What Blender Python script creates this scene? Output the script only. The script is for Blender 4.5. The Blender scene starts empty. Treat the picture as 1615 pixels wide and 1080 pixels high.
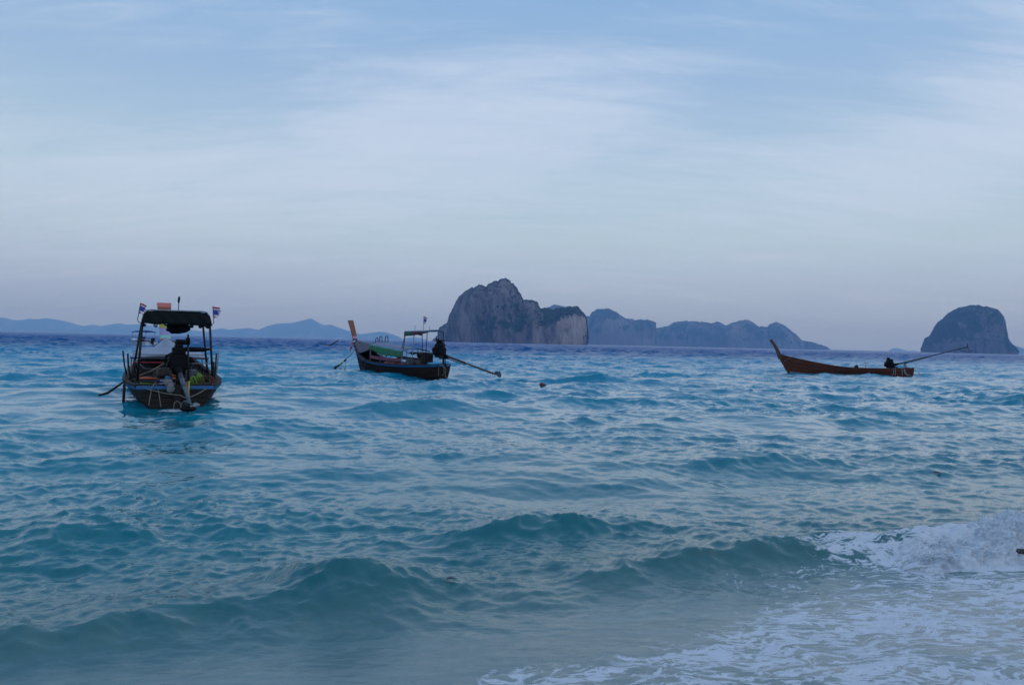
import bpy, math, random
import numpy as np
from mathutils import Vector, Matrix

random.seed(7)
RNG = np.random.default_rng(11)
SC = bpy.context.scene
COL = SC.collection
R = math.radians

# ------------------------------------------------------------------ camera
EYE = 1.6
ROLL = -1.28
cam_d = bpy.data.cameras.new('camera')
cam_d.lens = 28.0
cam_d.sensor_width = 36.0
cam_d.clip_start = 0.05
cam_d.clip_end = 40000.0
cam = bpy.data.objects.new('camera', cam_d)
cam.location = (0, 0, EYE)
cam.rotation_euler = (R(90.0), R(ROLL), 0)
COL.objects.link(cam)
SC.camera = cam

# ------------------------------------------------------------------ sun, exposure
SUN_EL, SUN_AZ = 22.0, 82.0            # azimuth measured clockwise from +Y (camera looks along +Y)
sun_d = bpy.data.lights.new('sun', 'SUN')
sun_d.energy = 0.5
sun_d.angle = R(160.0)
sun_d.color = (1.0, 0.90, 0.80)
sun = bpy.data.objects.new('sun', sun_d)
sdir = Vector((math.sin(R(SUN_AZ)) * math.cos(R(SUN_EL)), math.cos(R(SUN_AZ)) * math.cos(R(SUN_EL)), math.sin(R(SUN_EL))))
sun.rotation_euler = (-sdir).to_track_quat('-Z', 'Y').to_euler()
sun.location = (0, 0, 50)
COL.objects.link(sun)

SC.view_settings.view_transform = 'Standard'
SC.view_settings.look = 'None'
SC.view_settings.exposure = 0.0
SC.view_settings.gamma = 1.0
SC.view_settings.use_curve_mapping = False
SC.render.engine = 'CYCLES'
SC.cycles.use_denoising = True
SC.cycles.max_bounces = 6
SC.cycles.volume_bounces = 1
SC.cycles.caustics_reflective = False
SC.cycles.caustics_refractive = False


# ------------------------------------------------------------------ node helper
class NT:
    def __init__(self, tree):
        self.t = tree
        self.n = tree.nodes
        self.l = tree.links

    def node(self, kind, **kw):
        nd = self.n.new(kind)
        for k, v in kw.items():
            setattr(nd, k, v)
        return nd

    def put(self, sock, v):
        if isinstance(v, bpy.types.NodeSocket):
            self.l.new(v, sock)
        elif v is not None:
            if sock.type == 'RGBA' and isinstance(v, (tuple, list)) and len(v) == 3:
                v = (*v, 1.0)
            sock.default_value = v

    def math(self, op, a, b=None, c=None, clamp=False):
        nd = self.node('ShaderNodeMath', operation=op, use_clamp=clamp)
        self.put(nd.inputs[0], a)
        if b is not None:
            self.put(nd.inputs[1], b)
        if c is not None:
            self.put(nd.inputs[2], c)
        return nd.outputs[0]

    def mix(self, fac, a, b, blend='MIX'):
        nd = self.node('ShaderNodeMix', data_type='RGBA', blend_type=blend)
        self.put(nd.inputs[0], fac)
        self.put(nd.inputs[6], a)
        self.put(nd.inputs[7], b)
        return nd.outputs[2]

    def mapr(self, v, a, b, c=0.0, d=1.0, smooth=True):
        nd = self.node('ShaderNodeMapRange', interpolation_type='SMOOTHSTEP' if smooth else 'LINEAR')
        self.put(nd.inputs[0], v)
        for i, x in enumerate((a, b, c, d)):
            self.put(nd.inputs[i + 1], x)
        return nd.outputs[0]

    def ramp(self, v, stops, interp='LINEAR'):
        nd = self.node('ShaderNodeValToRGB')
        nd.color_ramp.interpolation = interp
        el = nd.color_ramp.elements
        while len(el) > 1:
            el.remove(el[-1])
        el[0].position = stops[0][0]
        el[0].color = (*stops[0][1], 1)
        for p, c in stops[1:]:
            e = el.new(p)
            e.color = (*c, 1)
        self.put(nd.inputs[0], v)
        return nd.outputs[0]

    def noise(self, vec, scale, detail=4.0, rough=0.55, dist=0.0):
        nd = self.node('ShaderNodeTexNoise')
        self.put(nd.inputs['Vector'], vec)
        nd.inputs['Scale'].default_value = scale
        nd.inputs['Detail'].default_value = detail
        nd.inputs['Roughness'].default_value = rough
        nd.inputs['Distortion'].default_value = dist
        return nd.outputs[0]

    def mapping(self, vec, scale=(1, 1, 1), rot=(0, 0, 0), loc=(0, 0, 0)):
        nd = self.node('ShaderNodeMapping')
        self.put(nd.inputs[0], vec)
        nd.inputs['Location'].default_value = loc
        nd.inputs['Rotation'].default_value = rot
        nd.inputs['Scale'].default_value = scale
        return nd.outputs[0]


# ------------------------------------------------------------------ sky (world)
def build_sky():
    w = bpy.data.worlds.new('World')
    SC.world = w
    w.use_nodes = True
    T = NT(w.node_tree)
    T.n.clear()
    geo = T.node('ShaderNodeTexCoord')
    d = geo.outputs['Generated']
    sep = T.node('ShaderNodeSeparateXYZ')
    T.put(sep.inputs[0], d)
    X, Y, Z = sep.outputs
    sky = T.node('ShaderNodeTexSky', sky_type='NISHITA', sun_disc=False)
    sky.sun_elevation = R(SUN_EL)
    sky.sun_rotation = R(SUN_AZ)
    sky.air_density = 1.0
    sky.dust_density = 1.5
    sky.ozone_density = 2.0
    blue = T.mix(1.0, sky.outputs[0], (SKY_STRENGTH,) * 3, 'MULTIPLY')
    el = T.math('MAXIMUM', Z, 0.0)
    # evening veil of thin high haze
    veil = T.ramp(T.math('MULTIPLY', el, 1.6), SKY_RAMP, 'LINEAR')
    base = T.mix(VEIL, blue, veil)
    # thin cirrus on a plane high above: direction projected to a flat layer
    dz = T.math('ADD', el, 0.22)
    px = T.math('DIVIDE', X, dz)
    py = T.math('DIVIDE', Y, dz)
    cv = T.node('ShaderNodeCombineXYZ')
    T.put(cv.inputs[0], px)
    T.put(cv.inputs[1], py)
    P = cv.outputs[0]
    m1 = T.mapping(P, (0.50, 1.25, 1), (0, 0, R(24)), (3.7, 1.3, 0))
    n1 = T.noise(m1, 0.8, 7, 0.55, 0.6)
    m2 = T.mapping(P, (0.55, 2.4, 1), (0, 0, R(31)), (9.1, 4.2, 0))
    n2 = T.noise(m2, 1.7, 10, 0.64, 1.2)
    m3 = T.mapping(P, (1.1, 5.0, 1), (0, 0, R(38)), (1.1, 7.7, 0))
    n3 = T.noise(m3, 2.4, 10, 0.68, 0.8)
    # broad banks of cloud at fixed bearings
    az = T.math('ARCTAN2', X, Y)
    elr = T.math('ARCSINE', Z)

    def bank(a0, e0, sa, se, tilt):
        da = T.math('SUBTRACT', az, a0)
        de = T.math('SUBTRACT', T.math('SUBTRACT', elr, e0), T.math('MULTIPLY', da, tilt))
        q = T.math('ADD', T.math('POWER', T.math('ABSOLUTE', T.math('DIVIDE', da, sa)), 2.0),
                   T.math('POWER', T.math('ABSOLUTE', T.math('DIVIDE', de, se)), 2.0))
        return T.math('EXPONENT', T.math('MULTIPLY', q, -1.0))
    tot = None
    for (a0, e0, sa, se, tilt, amp) in CLOUD_BANKS:
        b = T.math('MULTIPLY', bank(a0, e0, sa, se, tilt), amp)
        tot = b if tot is None else T.math('ADD', tot, b)
    nsum = T.math('ADD', T.math('MULTIPLY', n1, 0.46), T.math('ADD', T.math('MULTIPLY', n2, 0.46), T.math('MULTIPLY', n3, 0.44)))
    dens = T.math('ADD', T.math('MULTIPLY', T.math('SUBTRACT', nsum, 0.69), 2.1), T.math('MULTIPLY', tot, 0.36))
    cov = T.mapr(dens, -0.24, 0.54, 0.0, 1.0)
    fade = T.mapr(el, 0.02, 0.16, 0.25, 1.0)
    cov = T.math('MULTIPLY', cov, T.math('MULTIPLY', fade, CLOUD_AMT))
    col = T.mix(cov, base, CLOUD_COL)
    # below the horizon the dome goes on in the horizon's own colour
    bg = T.node('ShaderNodeBackground')
    T.put(bg.inputs[0], col)
    bg.inputs[1].default_value = 1.0
    out = T.node('ShaderNodeOutputWorld')
    T.l.new(bg.outputs[0], out.inputs[0])
    w.cycles.sampling_method = 'MANUAL'
    w.cycles.sample_map_resolution = 512


SKY_STRENGTH = 0.07
VEIL = 0.92
SKY_RAMP = [(0.0, (0.31, 0.45, 0.62)), (0.112, (0.43, 0.55, 0.75)), (0.2, (0.49, 0.655, 0.80)), (0.30, (0.47, 0.655, 0.81)),
            (0.48, (0.36, 0.54, 0.80)), (0.72, (0.25, 0.46, 0.78)), (1.0, (0.16, 0.36, 0.70))]
CLOUD_COL = (0.575, 0.695, 0.89)
CLOUD_AMT = 0.85
# (azimuth, elevation, half widths, tilt, amount) in radians
CLOUD_BANKS = [(0.0, 0.275, 0.34, 0.06, 0.20, 0.95), (-0.50, 0.19, 0.40, 0.045, 0.05, 0.35), (0.52, 0.215, 0.26, 0.065, 0.26, 1.35),
               (-0.55, 0.37, 0.28, 0.05, 0.15, 0.30), (0.10, 0.19, 0.5, 0.05, 0.0, 0.35), (0.40, 0.345, 0.22, 0.05, 0.2, -0.55), (-0.42, 0.27, 0.16, 0.045, 0.15, -0.45)]
build_sky()


# ------------------------------------------------------------------ shared helpers
_cr, _sr = math.cos(R(ROLL)), math.sin(R(ROLL))
FPX = 28.0 / 36.0 * 1615.0


def at(px, py, D):
    """world point seen at photo pixel (px, py), D metres in front of the camera"""
    u = (px - 807.5) / FPX
    v = -(py - 540.5) / FPX
    return Vector((D * (u * _cr + v * _sr), D, EYE + D * (-u * _sr + v * _cr)))


def on_water(px, py, z=0.0):
    q = at(px, py, 1.0)
    D = (EYE - z) / (EYE - q.z)
    return at(px, py, D)


def tag(o, label=None, cat=None, group=None, kind=None):
    if label:
        o['label'] = label
    if cat:
        o['category'] = cat
    if group:
        o['group'] = group
    if kind:
        o['kind'] = kind
    return o


def empty(name, loc, rz=0.0, parent=None):
    o = bpy.data.objects.new(name, None)
    o.empty_display_size = 0.2
    o.location = loc
    o.rotation_euler = (0, 0, rz)
    COL.objects.link(o)
    return o


def _h(ix, iy, iz, seed):
    x = (ix.astype(np.int64) * 374761393 + iy.astype(np.int64) * 668265263 + iz.astype(np.int64) * 2147483647 + seed * 974711) & 0xFFFFFFFF
    x = ((x ^ (x >> 13)) * 1274126177) & 0xFFFFFFFF
    x = ((x ^ (x >> 16)) * 2246822519) & 0xFFFFFFFF
    x = x ^ (x >> 15)
    return (x & 0xFFFFFF) / float(0x7FFFFF) - 1.0


def vnoise(x, y, z=None, seed=0):
    x = np.asarray(x, float)
    y = np.asarray(y, float)
    z = np.zeros_like(x) if z is None else np.asarray(z, float)
    x, y, z = np.broadcast_arrays(x, y, z)
    ix, iy, iz = np.floor(x), np.floor(y), np.floor(z)
    fx, fy, fz = x - ix, y - iy, z - iz
    fx, fy, fz = [f * f * f * (f * (f * 6 - 15) + 10) for f in (fx, fy, fz)]
    r = 0
    for a in (0, 1):
        wa = fx if a else 1 - fx
        for b in (0, 1):
            wb = fy if b else 1 - fy
            for c in (0, 1):
                wc = fz if c else 1 - fz
                r = r + wa * wb * wc * _h(ix + a, iy + b, iz + c, seed)
    return r


def fbm(x, y, z=None, octs=4, seed=0, gain=0.5, ridged=False):
    r, a, f, tot = 0, 1.0, 1.0, 0
    for o in range(octs):
        n = vnoise(x * f, y * f, None if z is None else z * f, seed + o * 17)
        if ridged:
            n = 1 - 2 * np.abs(n)
        r = r + a * n
        tot += a
        a *= gain
        f *= 2.03
    return r / tot


def sstep(a, b, x):
    t = np.clip((x - a) / (b - a), 0, 1)
    return t * t * (3 - 2 * t)


def grid_mesh(name, V, mats, attrs=None, smooth=True, close_u=False):
    """mesh from a (rows, cols, 3) array of points"""
    nr, nc = V.shape[:2]
    me = bpy.data.meshes.new(name)
    me.vertices.add(nr * nc)
    me.vertices.foreach_set('co', V.reshape(-1).astype(np.float32))
    r, c = np.meshgrid(np.arange(nr - 1), np.arange(nc - 1), indexing='ij')
    a = (r * nc + c).reshape(-1)
    q = np.stack([a, a + 1, a + nc + 1, a + nc], 1).astype(np.int32)
    nf = len(q)
    me.loops.add(nf * 4)
    me.loops.foreach_set('vertex_index', q.reshape(-1))
    me.polygons.add(nf)
    me.polygons.foreach_set('loop_start', np.arange(nf, dtype=np.int32) * 4)
    me.polygons.foreach_set('use_smooth', np.full(nf, smooth))
    for m in mats:
        me.materials.append(m)
    for k, arr in (attrs or {}).items():
        at_ = me.attributes.new(k, 'FLOAT', 'POINT')
        at_.data.foreach_set('value', arr.reshape(-1).astype(np.float32))
    me.update(calc_edges=True)
    me.validate()
    return me


def link(name, me, parent=None):
    o = bpy.data.objects.new(name, me)
    COL.objects.link(o)
    if parent is not None:
        o.parent = parent
    return o


class MB:
    """collects shapes; build() links them as ONE mesh object"""

    def __init__(self):
        self.v, self.f, self.m, self.s = [], [], [], []
        self.mats = []

    def mi(self, mat):
        if mat not in self.mats:
            self.mats.append(mat)
        return self.mats.index(mat)

    def add(self, verts, faces, mat, smooth=False):
        b = len(self.v)
        k = self.mi(mat)
        self.v += [tuple(p) for p in verts]
        for f in faces:
            self.f.append(tuple(b + i for i in f))
            self.m.append(k)
            self.s.append(smooth)

    def box(self, c, s, mat, rot=(0, 0, 0), taper=1.0, bev=0.0):
        hx, hy, hz = s[0] / 2, s[1] / 2, s[2] / 2
        M = Matrix.Translation(c) @ (Matrix.Rotation(rot[2], 4, 'Z') @ Matrix.Rotation(rot[1], 4, 'Y') @ Matrix.Rotation(rot[0], 4, 'X'))
        if bev > 0:
            b = min(bev, hx * .49, hy * .49, hz * .49)
            vs = []
            rings = [(-hz, b), (-hz + b, 0), (hz - b, 0), (hz, b)]
            for z, i in rings:
                t = taper if z > 0 else 1
                x, y = (hx - i) * t, (hy - i) * t
                c_ = b * 0.6
                for p in ((x - c_, -y), (x, -y + c_), (x, y - c_), (x - c_, y), (-x + c_, y), (-x, y - c_), (-x, -y + c_), (-x + c_, -y)):
                    vs.append(M @ Vector((p[0], p[1], z)))
            fs = [tuple(reversed(range(8))), tuple(range(24, 32))]
            for k in range(3):
                for j in range(8):
                    j2 = (j + 1) % 8
                    fs.append((k * 8 + j, k * 8 + j2, k * 8 + 8 + j2, k * 8 + 8 + j))
            self.add(vs, fs, mat)
            return
        vs = [M @ Vector((x * (taper if z > 0 else 1), y * (taper if z > 0 else 1), z)) for z in (-hz, hz) for x, y in ((-hx, -hy), (hx, -hy), (hx, hy), (-hx, hy))]
        self.add(vs, [(3, 2, 1, 0), (4, 5, 6, 7), (0, 1, 5, 4), (1, 2, 6, 5), (2, 3, 7, 6), (3, 0, 4, 7)], mat)

    def tube(self, pts, r, mat, n=8, caps=True):
        pts = [Vector(p) for p in pts]
        rs = r if isinstance(r, (list, tuple)) else [r] * len(pts)
        vs, fs = [], []
        prev = None
        for i, p in enumerate(pts):
            t = (pts[min(i + 1, len(pts) - 1)] - pts[max(i - 1, 0)]).normalized()
            if prev is None:
                up = Vector((0, 0, 1)) if abs(t.z) < 0.9 else Vector((1, 0, 0))
                a = t.cross(up).normalized()
            else:
                a = (prev - t * prev.dot(t)).normalized()
            prev = a
            b = t.cross(a)
            for k in range(n):
                an = 2 * math.pi * k / n
                vs.append(p + (a * math.cos(an) + b * math.sin(an)) * rs[i])
        for i in range(len(pts) - 1):
            for k in range(n):
                k2 = (k + 1) % n
                fs.append((i * n + k, i * n + k2, i * n + n + k2, i * n + n + k))
        if caps:
            fs.append(tuple(reversed(range(n))))
            e = (len(pts) - 1) * n
            fs.append(tuple(range(e, e + n)))
        self.add(vs, fs, mat, True)

    def sheet(self, P, mat, thick=0.0, smooth=True, matrow=None):
        """P[row][col] points; thickness along the sheet's own normal; matrow(r, c) -> material"""
        nr, nc = len(P), len(P[0])
        A = [[Vector(p) for p in row] for row in P]
        if thick > 0:
            N = [[None] * nc for _ in range(nr)]
            for i in range(nr):
                for j in range(nc):
                    du = A[min(i + 1, nr - 1)][j] - A[max(i - 1, 0)][j]
                    dv = A[i][min(j + 1, nc - 1)] - A[i][max(j - 1, 0)]
                    nn = dv.cross(du)
                    N[i][j] = nn.normalized() if nn.length > 1e-9 else Vector((0, 0, 1))
        layers = [A]
        if thick > 0:
            layers.append([[A[i][j] - N[i][j] * thick for j in range(nc)] for i in range(nr)])
        for li, L in enumerate(layers):
            vs = [p for row in L for p in row]
            for i in range(nr - 1):
                for j in range(nc - 1):
                    q = (i * nc + j, i * nc + j + 1, (i + 1) * nc + j + 1, (i + 1) * nc + j)
                    pass
            b = len(self.v)
            self.v += [tuple(p) for p in vs]
            for i in range(nr - 1):
                for j in range(nc - 1):
                    mm = matrow(i, j) if matrow else mat
                    if mm is None:
                        continue
                    q = (b + i * nc + j, b + i * nc + j + 1, b + (i + 1) * nc + j + 1, b + (i + 1) * nc + j)
                    self.f.append(q if li == 0 else tuple(reversed(q)))
                    self.m.append(self.mi(mm))
                    self.s.append(smooth)
            if li == 1 and matrow is None:
                b0 = b - nr * nc
                rim = [(0, j) for j in range(nc)] + [(i, nc - 1) for i in range(1, nr)] + [(nr - 1, j) for j in range(nc - 2, -1, -1)] + [(i, 0) for i in range(nr - 2, 0, -1)]
                for k in range(len(rim)):
                    i, j = rim[k]
                    i2, j2 = rim[(k + 1) % len(rim)]
                    self.f.append((b0 + i * nc + j, b + i * nc + j, b + i2 * nc + j2, b0 + i2 * nc + j2))
                    self.m.append(self.mi(mat))
                    self.s.append(False)

    def blob(self, c, s, mat, seed=0, amp=0.25, n=12, rot=(0, 0, 0), freq=2.2, flat=None):
        M = Matrix.Translation(c) @ (Matrix.Rotation(rot[2], 4, 'Z') @ Matrix.Rotation(rot[1], 4, 'Y') @ Matrix.Rotation(rot[0], 4, 'X'))
        nr, nc = n, n * 2
        vs, fs = [], []
        for i in range(nr + 1):
            th = math.pi * i / nr
            for j in range(nc):
                ph = 2 * math.pi * j / nc
                d = Vector((math.sin(th) * math.cos(ph), math.sin(th) * math.sin(ph), math.cos(th)))
                k = 1 + amp * float(fbm(np.array([d.x * freq + seed * 3.1]), np.array([d.y * freq]), np.array([d.z * freq]), 3, seed)[0]) * 2
                if flat is not None and d.z * k < flat:
                    d = Vector((d.x, d.y, flat / k))
                vs.append(M @ Vector((d.x * s[0] * k, d.y * s[1] * k, d.z * s[2] * k)))
        for i in range(nr):
            for j in range(nc):
                j2 = (j + 1) % nc
                fs.append((i * nc + j, (i + 1) * nc + j, (i + 1) * nc + j2, i * nc + j2))
        self.add(vs, fs, mat, True)

    def torus(self, c, R_, r, mat, rot=(0, 0, 0), n=20, m=8):
        M = Matrix.Translation(c) @ (Matrix.Rotation(rot[2], 4, 'Z') @ Matrix.Rotation(rot[1], 4, 'Y') @ Matrix.Rotation(rot[0], 4, 'X'))
        vs, fs = [], []
        for i in range(n):
            a = 2 * math.pi * i / n
            for j in range(m):
                b = 2 * math.pi * j / m
                vs.append(M @ Vector(((R_ + r * math.cos(b)) * math.cos(a), (R_ + r * math.cos(b)) * math.sin(a), r * math.sin(b))))
        for i in range(n):
            for j in range(m):
                fs.append((i * m + j, ((i + 1) % n) * m + j, ((i + 1) % n) * m + (j + 1) % m, i * m + (j + 1) % m))
        self.add(vs, fs, mat, True)

    def build(self, name, parent=None, mat=None):
        me = bpy.data.meshes.new(name)
        me.from_pydata(self.v, [], self.f)
        for m in self.mats:
            me.materials.append(m)
        me.polygons.foreach_set('material_index', self.m)
        me.polygons.foreach_set('use_smooth', self.s)
        me.update()
        return link(name, me, parent)


# ------------------------------------------------------------------ materials
_MC = {}


def mat(name, col, rough=0.6, var=0.25, scale=6.0, metal=0.0, stretch=(1, 1, 1), bump=0.15, bscale=None, dirt=None, dirt_amt=0.5, spec=0.5):
    if name in _MC:
        return _MC[name]
    m = bpy.data.materials.new(name)
    m.use_nodes = True
    T = NT(m.node_tree)
    bs = T.n['Principled BSDF']
    tc = T.node('ShaderNodeTexCoord')
    v = T.mapping(tc.outputs['Object'], stretch)
    n = T.noise(v, scale, 6, 0.6, 0.3)
    lo = tuple(c * (1 - var) for c in col)
    hi = tuple(min(1, c * (1 + var)) for c in col)
    c = T.mix(T.mapr(n, 0.3, 0.7), lo, hi)
    if dirt:
        nd = T.noise(tc.outputs['Object'], scale * 0.6, 8, 0.65, 0.8)
        c = T.mix(T.math('MULTIPLY', T.mapr(nd, 0.48, 0.66), dirt_amt), c, dirt)
    T.put(bs.inputs['Base Color'], c)
    bs.inputs['Metallic'].default_value = metal
    bs.inputs['Specular IOR Level'].default_value = spec
    T.put(bs.inputs['Roughness'], T.mapr(n, 0.2, 0.8, max(0.03, rough - 0.12), min(1, rough + 0.12)))
    if bump > 0:
        b = T.node('ShaderNodeBump')
        b.inputs['Strength'].default_value = bump
        b.inputs['Distance'].default_value = 0.01
        T.put(b.inputs['Height'], T.noise(v, (bscale or scale * 4), 4, 0.6))
        T.put(bs.inputs['Normal'], b.outputs[0])
    _MC[name] = m
    return m


def attr(T, name):
    a = T.node('ShaderNodeAttribute', attribute_name=name)
    return a.outputs['Fac']


# ------------------------------------------------------------------ haze
def build_haze():
    mb = MB()
    m = bpy.data.materials.new('haze_air')
    m.use_nodes = True
    T = NT(m.node_tree)
    T.n.clear()
    pv = T.node('ShaderNodeVolumePrincipled')
    pv.inputs['Color'].default_value = HAZE_COL
    pv.inputs['Density'].default_value = HAZE_DENS
    pv.inputs['Anisotropy'].default_value = 0.0
    pv.inputs['Absorption Color'].default_value = (1, 1, 1, 1)
    out = T.node('ShaderNodeOutputMaterial')
    T.l.new(pv.outputs[0], out.inputs['Volume'])
    mb.box((0, 0, 147.5), (26400, 26400, 305.0), m)
    o = mb.build('haze')
    tag(o, kind='stuff')


HAZE_COL = (0.30, 0.56, 1.0, 1.0)
HAZE_DENS = 2.0e-4
build_haze()


# ------------------------------------------------------------------ shore frame: s metres offshore, t along the shore
NS = (-0.349, 0.937)
TS = (0.937, 0.349)


def st_of(X, Y):
    return NS[0] * X + NS[1] * Y, TS[0] * X + TS[1] * Y


def xy_of(s, t):
    return NS[0] * s + TS[0] * t, NS[1] * s + TS[1] * t


def sand_z(s, t):
    z = np.where(s < 4.2, (3.75 - s) * 0.085, -0.038 - (s - 4.2) * 0.16)
    z = np.maximum(z, -2.2)
    z = np.where(s < -1, 0.404 + 0.4 * (1 - np.exp((s + 1) * 0.08)) * 3.0, z)
    return z


def build_beach():
    s = np.concatenate([np.linspace(-400, -6, 40), np.linspace(-5.5, 6, 120), np.linspace(6.5, 24, 30)])
    t = np.concatenate([np.linspace(-500, -14, 40), np.linspace(-13, 22, 180), np.linspace(23, 600, 50)])
    S, Tt = np.meshgrid(s, t, indexing='ij')
    X, Y = xy_of(S, Tt)
    Z = sand_z(S, Tt) + 0.012 * fbm(X * 0.8, Y * 0.8, None, 4, 3)
    V = np.stack([X, Y, Z], -1)
    m = bpy.data.materials.new('wet_sand')
    m.use_nodes = True
    T = NT(m.node_tree)
    bs = T.n['Principled BSDF']
    tc = T.node('ShaderNodeTexCoord').outputs['Object']
    n = T.noise(tc, 3.0, 8, 0.6)
    g = T.noise(tc, 220.0, 2, 0.6)
    c = T.mix(n, (0.24, 0.20, 0.165), (0.33, 0.28, 0.23))
    c = T.mix(T.mapr(g, 0.55, 0.75), c, (0.16, 0.13, 0.11))
    T.put(bs.inputs['Base Color'], c)
    T.put(bs.inputs['Roughness'], T.mapr(n, 0.3, 0.7, 0.22, 0.5))
    b = T.node('ShaderNodeBump')
    b.inputs['Strength'].default_value = 0.3
    b.inputs['Distance'].default_value = 0.004
    T.put(b.inputs['Height'], g)
    T.put(bs.inputs['Normal'], b.outputs[0])
    o = link('beach', grid_mesh('beach', V, [m]))
    tag(o, kind='structure')


build_beach()


# ------------------------------------------------------------------ sea surface
def ocean_tile(N, L, wdir, lp, lmin, lmax, power, seed, slope=4.0):
    rng = np.random.default_rng(seed)
    k1 = 2 * np.pi * np.fft.fftfreq(N, L / N)
    kx, ky = np.meshgrid(k1, k1, indexing='ij')
    K = np.hypot(kx, ky)
    K[0, 0] = 1e-6
    kp = 2 * np.pi / lp
    P = np.exp(-1.1 * (kp / K) ** 2) / K ** slope
    c = np.abs((kx * wdir[0] + ky * wdir[1]) / K)
    P *= 0.10 + c ** power
    lam = 2 * np.pi / K
    P *= 1 / (1 + np.exp((lam - lmax) / (0.12 * lmax))) * 1 / (1 + np.exp((lmin - lam) / (0.15 * lmin)))
    P[0, 0] = 0
    H = np.sqrt(P) * (rng.normal(size=(N, N)) + 1j * rng.normal(size=(N, N)))
    h = np.fft.ifft2(H).real
    dx = np.fft.ifft2(-1j * kx / K * H).real
    dy = np.fft.ifft2(-1j * ky / K * H).real
    sd = h.std()
    return h / sd, dx / sd, dy / sd, L


def samp(tile, x, y):
    h, dx, dy, L = tile
    N = h.shape[0]
    u = (x / L * N) % N
    v = (y / L * N) % N
    i = np.floor(u).astype(int) % N
    j = np.floor(v).astype(int) % N
    fu, fv = u - np.floor(u), v - np.floor(v)
    i2, j2 = (i + 1) % N, (j + 1) % N
    out = []
    for a in (h, dx, dy):
        out.append((a[i, j] * (1 - fu) + a[i2, j] * fu) * (1 - fv) + (a[i, j2] * (1 - fu) + a[i2, j2] * fu) * fv)
    return out


WD = (0.30, -0.954)
TILE_A = ocean_tile(512, 71.0, WD, 4.8, 1.1, 11.0, 5.0, 5)
TILE_B = ocean_tile(768, 17.3, (0.15, -0.99), 1.3, 0.14, 2.4, 1.4, 8, 3.35)
TILE_C = ocean_tile(384, 4.3, (0.3, -0.95), 0.26, 0.05, 0.42, 2.0, 9, 3.2)
TILE_F = ocean_tile(512, 390.0, WD, 13.0, 6.0, 60.0, 3.0, 14)

# (s, height, front width, back width, t centre, t half width, wobble)
SHORE_WAVES = [
    (4.86, 0.20, 0.40, 0.62, -1.1, 0.95, 0.10),
    (5.12, 0.155, 0.40, 0.62, 0.75, 0.55, 0.10),
    (4.95, 0.06, 0.40, 0.70, 0.0, 2.0, 0.14),
    (4.92, 0.15, 0.24, 0.50, 3.9, 1.5, 0.07),
    (4.85, 0.10, 0.24, 0.45, 6.0, 1.2, 0.07),
    (5.05, 0.22, 0.26, 0.55, 8.4, 1.9, 0.06),
    (6.15, 0.155, 0.30, 0.55, 2.7, 0.85, 0.12),
    (7.0, 0.09, 0.35, 0.7, -0.6, 1.3, 0.16),
    (8.3, 0.05, 0.35, 0.7, 5.2, 1.2, 0.20),
    (9.2, 0.07, 0.42, 0.8, 6.9, 1.8, 0.25),
    (10.6, 0.05, 0.45, 0.9, 2.6, 2.2, 0.3),
    (12.9, 0.08, 0.55, 1.1, -2.2, 3.2, 0.4),
    (15.2, 0.06, 0.55, 1.1, 9.5, 3.2, 0.4),
    (18.5, 0.03, 0.6, 1.2, 3.0, 4.0, 0.5),
    (22.5, 0.04, 0.7, 1.3, 14.5, 4.0, 0.6),
]


def shore_field(s, t):
    z = np.zeros_like(s)
    near = s < 40
    sn, tn = s[near], t[near]
    acc = np.zeros_like(sn)
    for k, (s0, A, wf, wb, t0, tw, wob) in enumerate(SHORE_WAVES):
        c = s0 + wob * (1.5 * fbm(tn * 0.7 + k * 9.1, tn * 0 + k, None, 2, 40 + k) + 0.7 * fbm(tn * 2.3 + k * 3.3, sn * 0.6, None, 3, 90 + k)) + 0.05 * np.sin(tn * 1.3 + k)
        u = sn - c
        w = np.where(u < 0, wf, wb)
        env = np.exp(-np.abs((tn - t0) / tw) ** 2.4) * np.clip(1 + 0.5 * fbm(tn * 1.1 + k * 5.0, sn * 0.4, None, 2, 140 + k) + (0.35 if k < 4 else 0.75) * fbm(tn * 2.9 + k * 3.0, sn * 1.1, None, 3, 170 + k), 0.15, 1.6)
        acc += A * env / np.cosh(u / w * 1.35) ** 2
    z[near] = acc
    return z


def swash_edge(t):
    """offshore position of the water's edge on the sand"""
    return 2.25 + 0.14 * fbm(t * 0.9, t * 0, None, 3, 61) + 1.42 * np.exp(-((t - 5.02) / 0.30) ** 2)


HULLS = []   # (origin, axis, xs, half beams): water is kept out of the hulls


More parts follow.
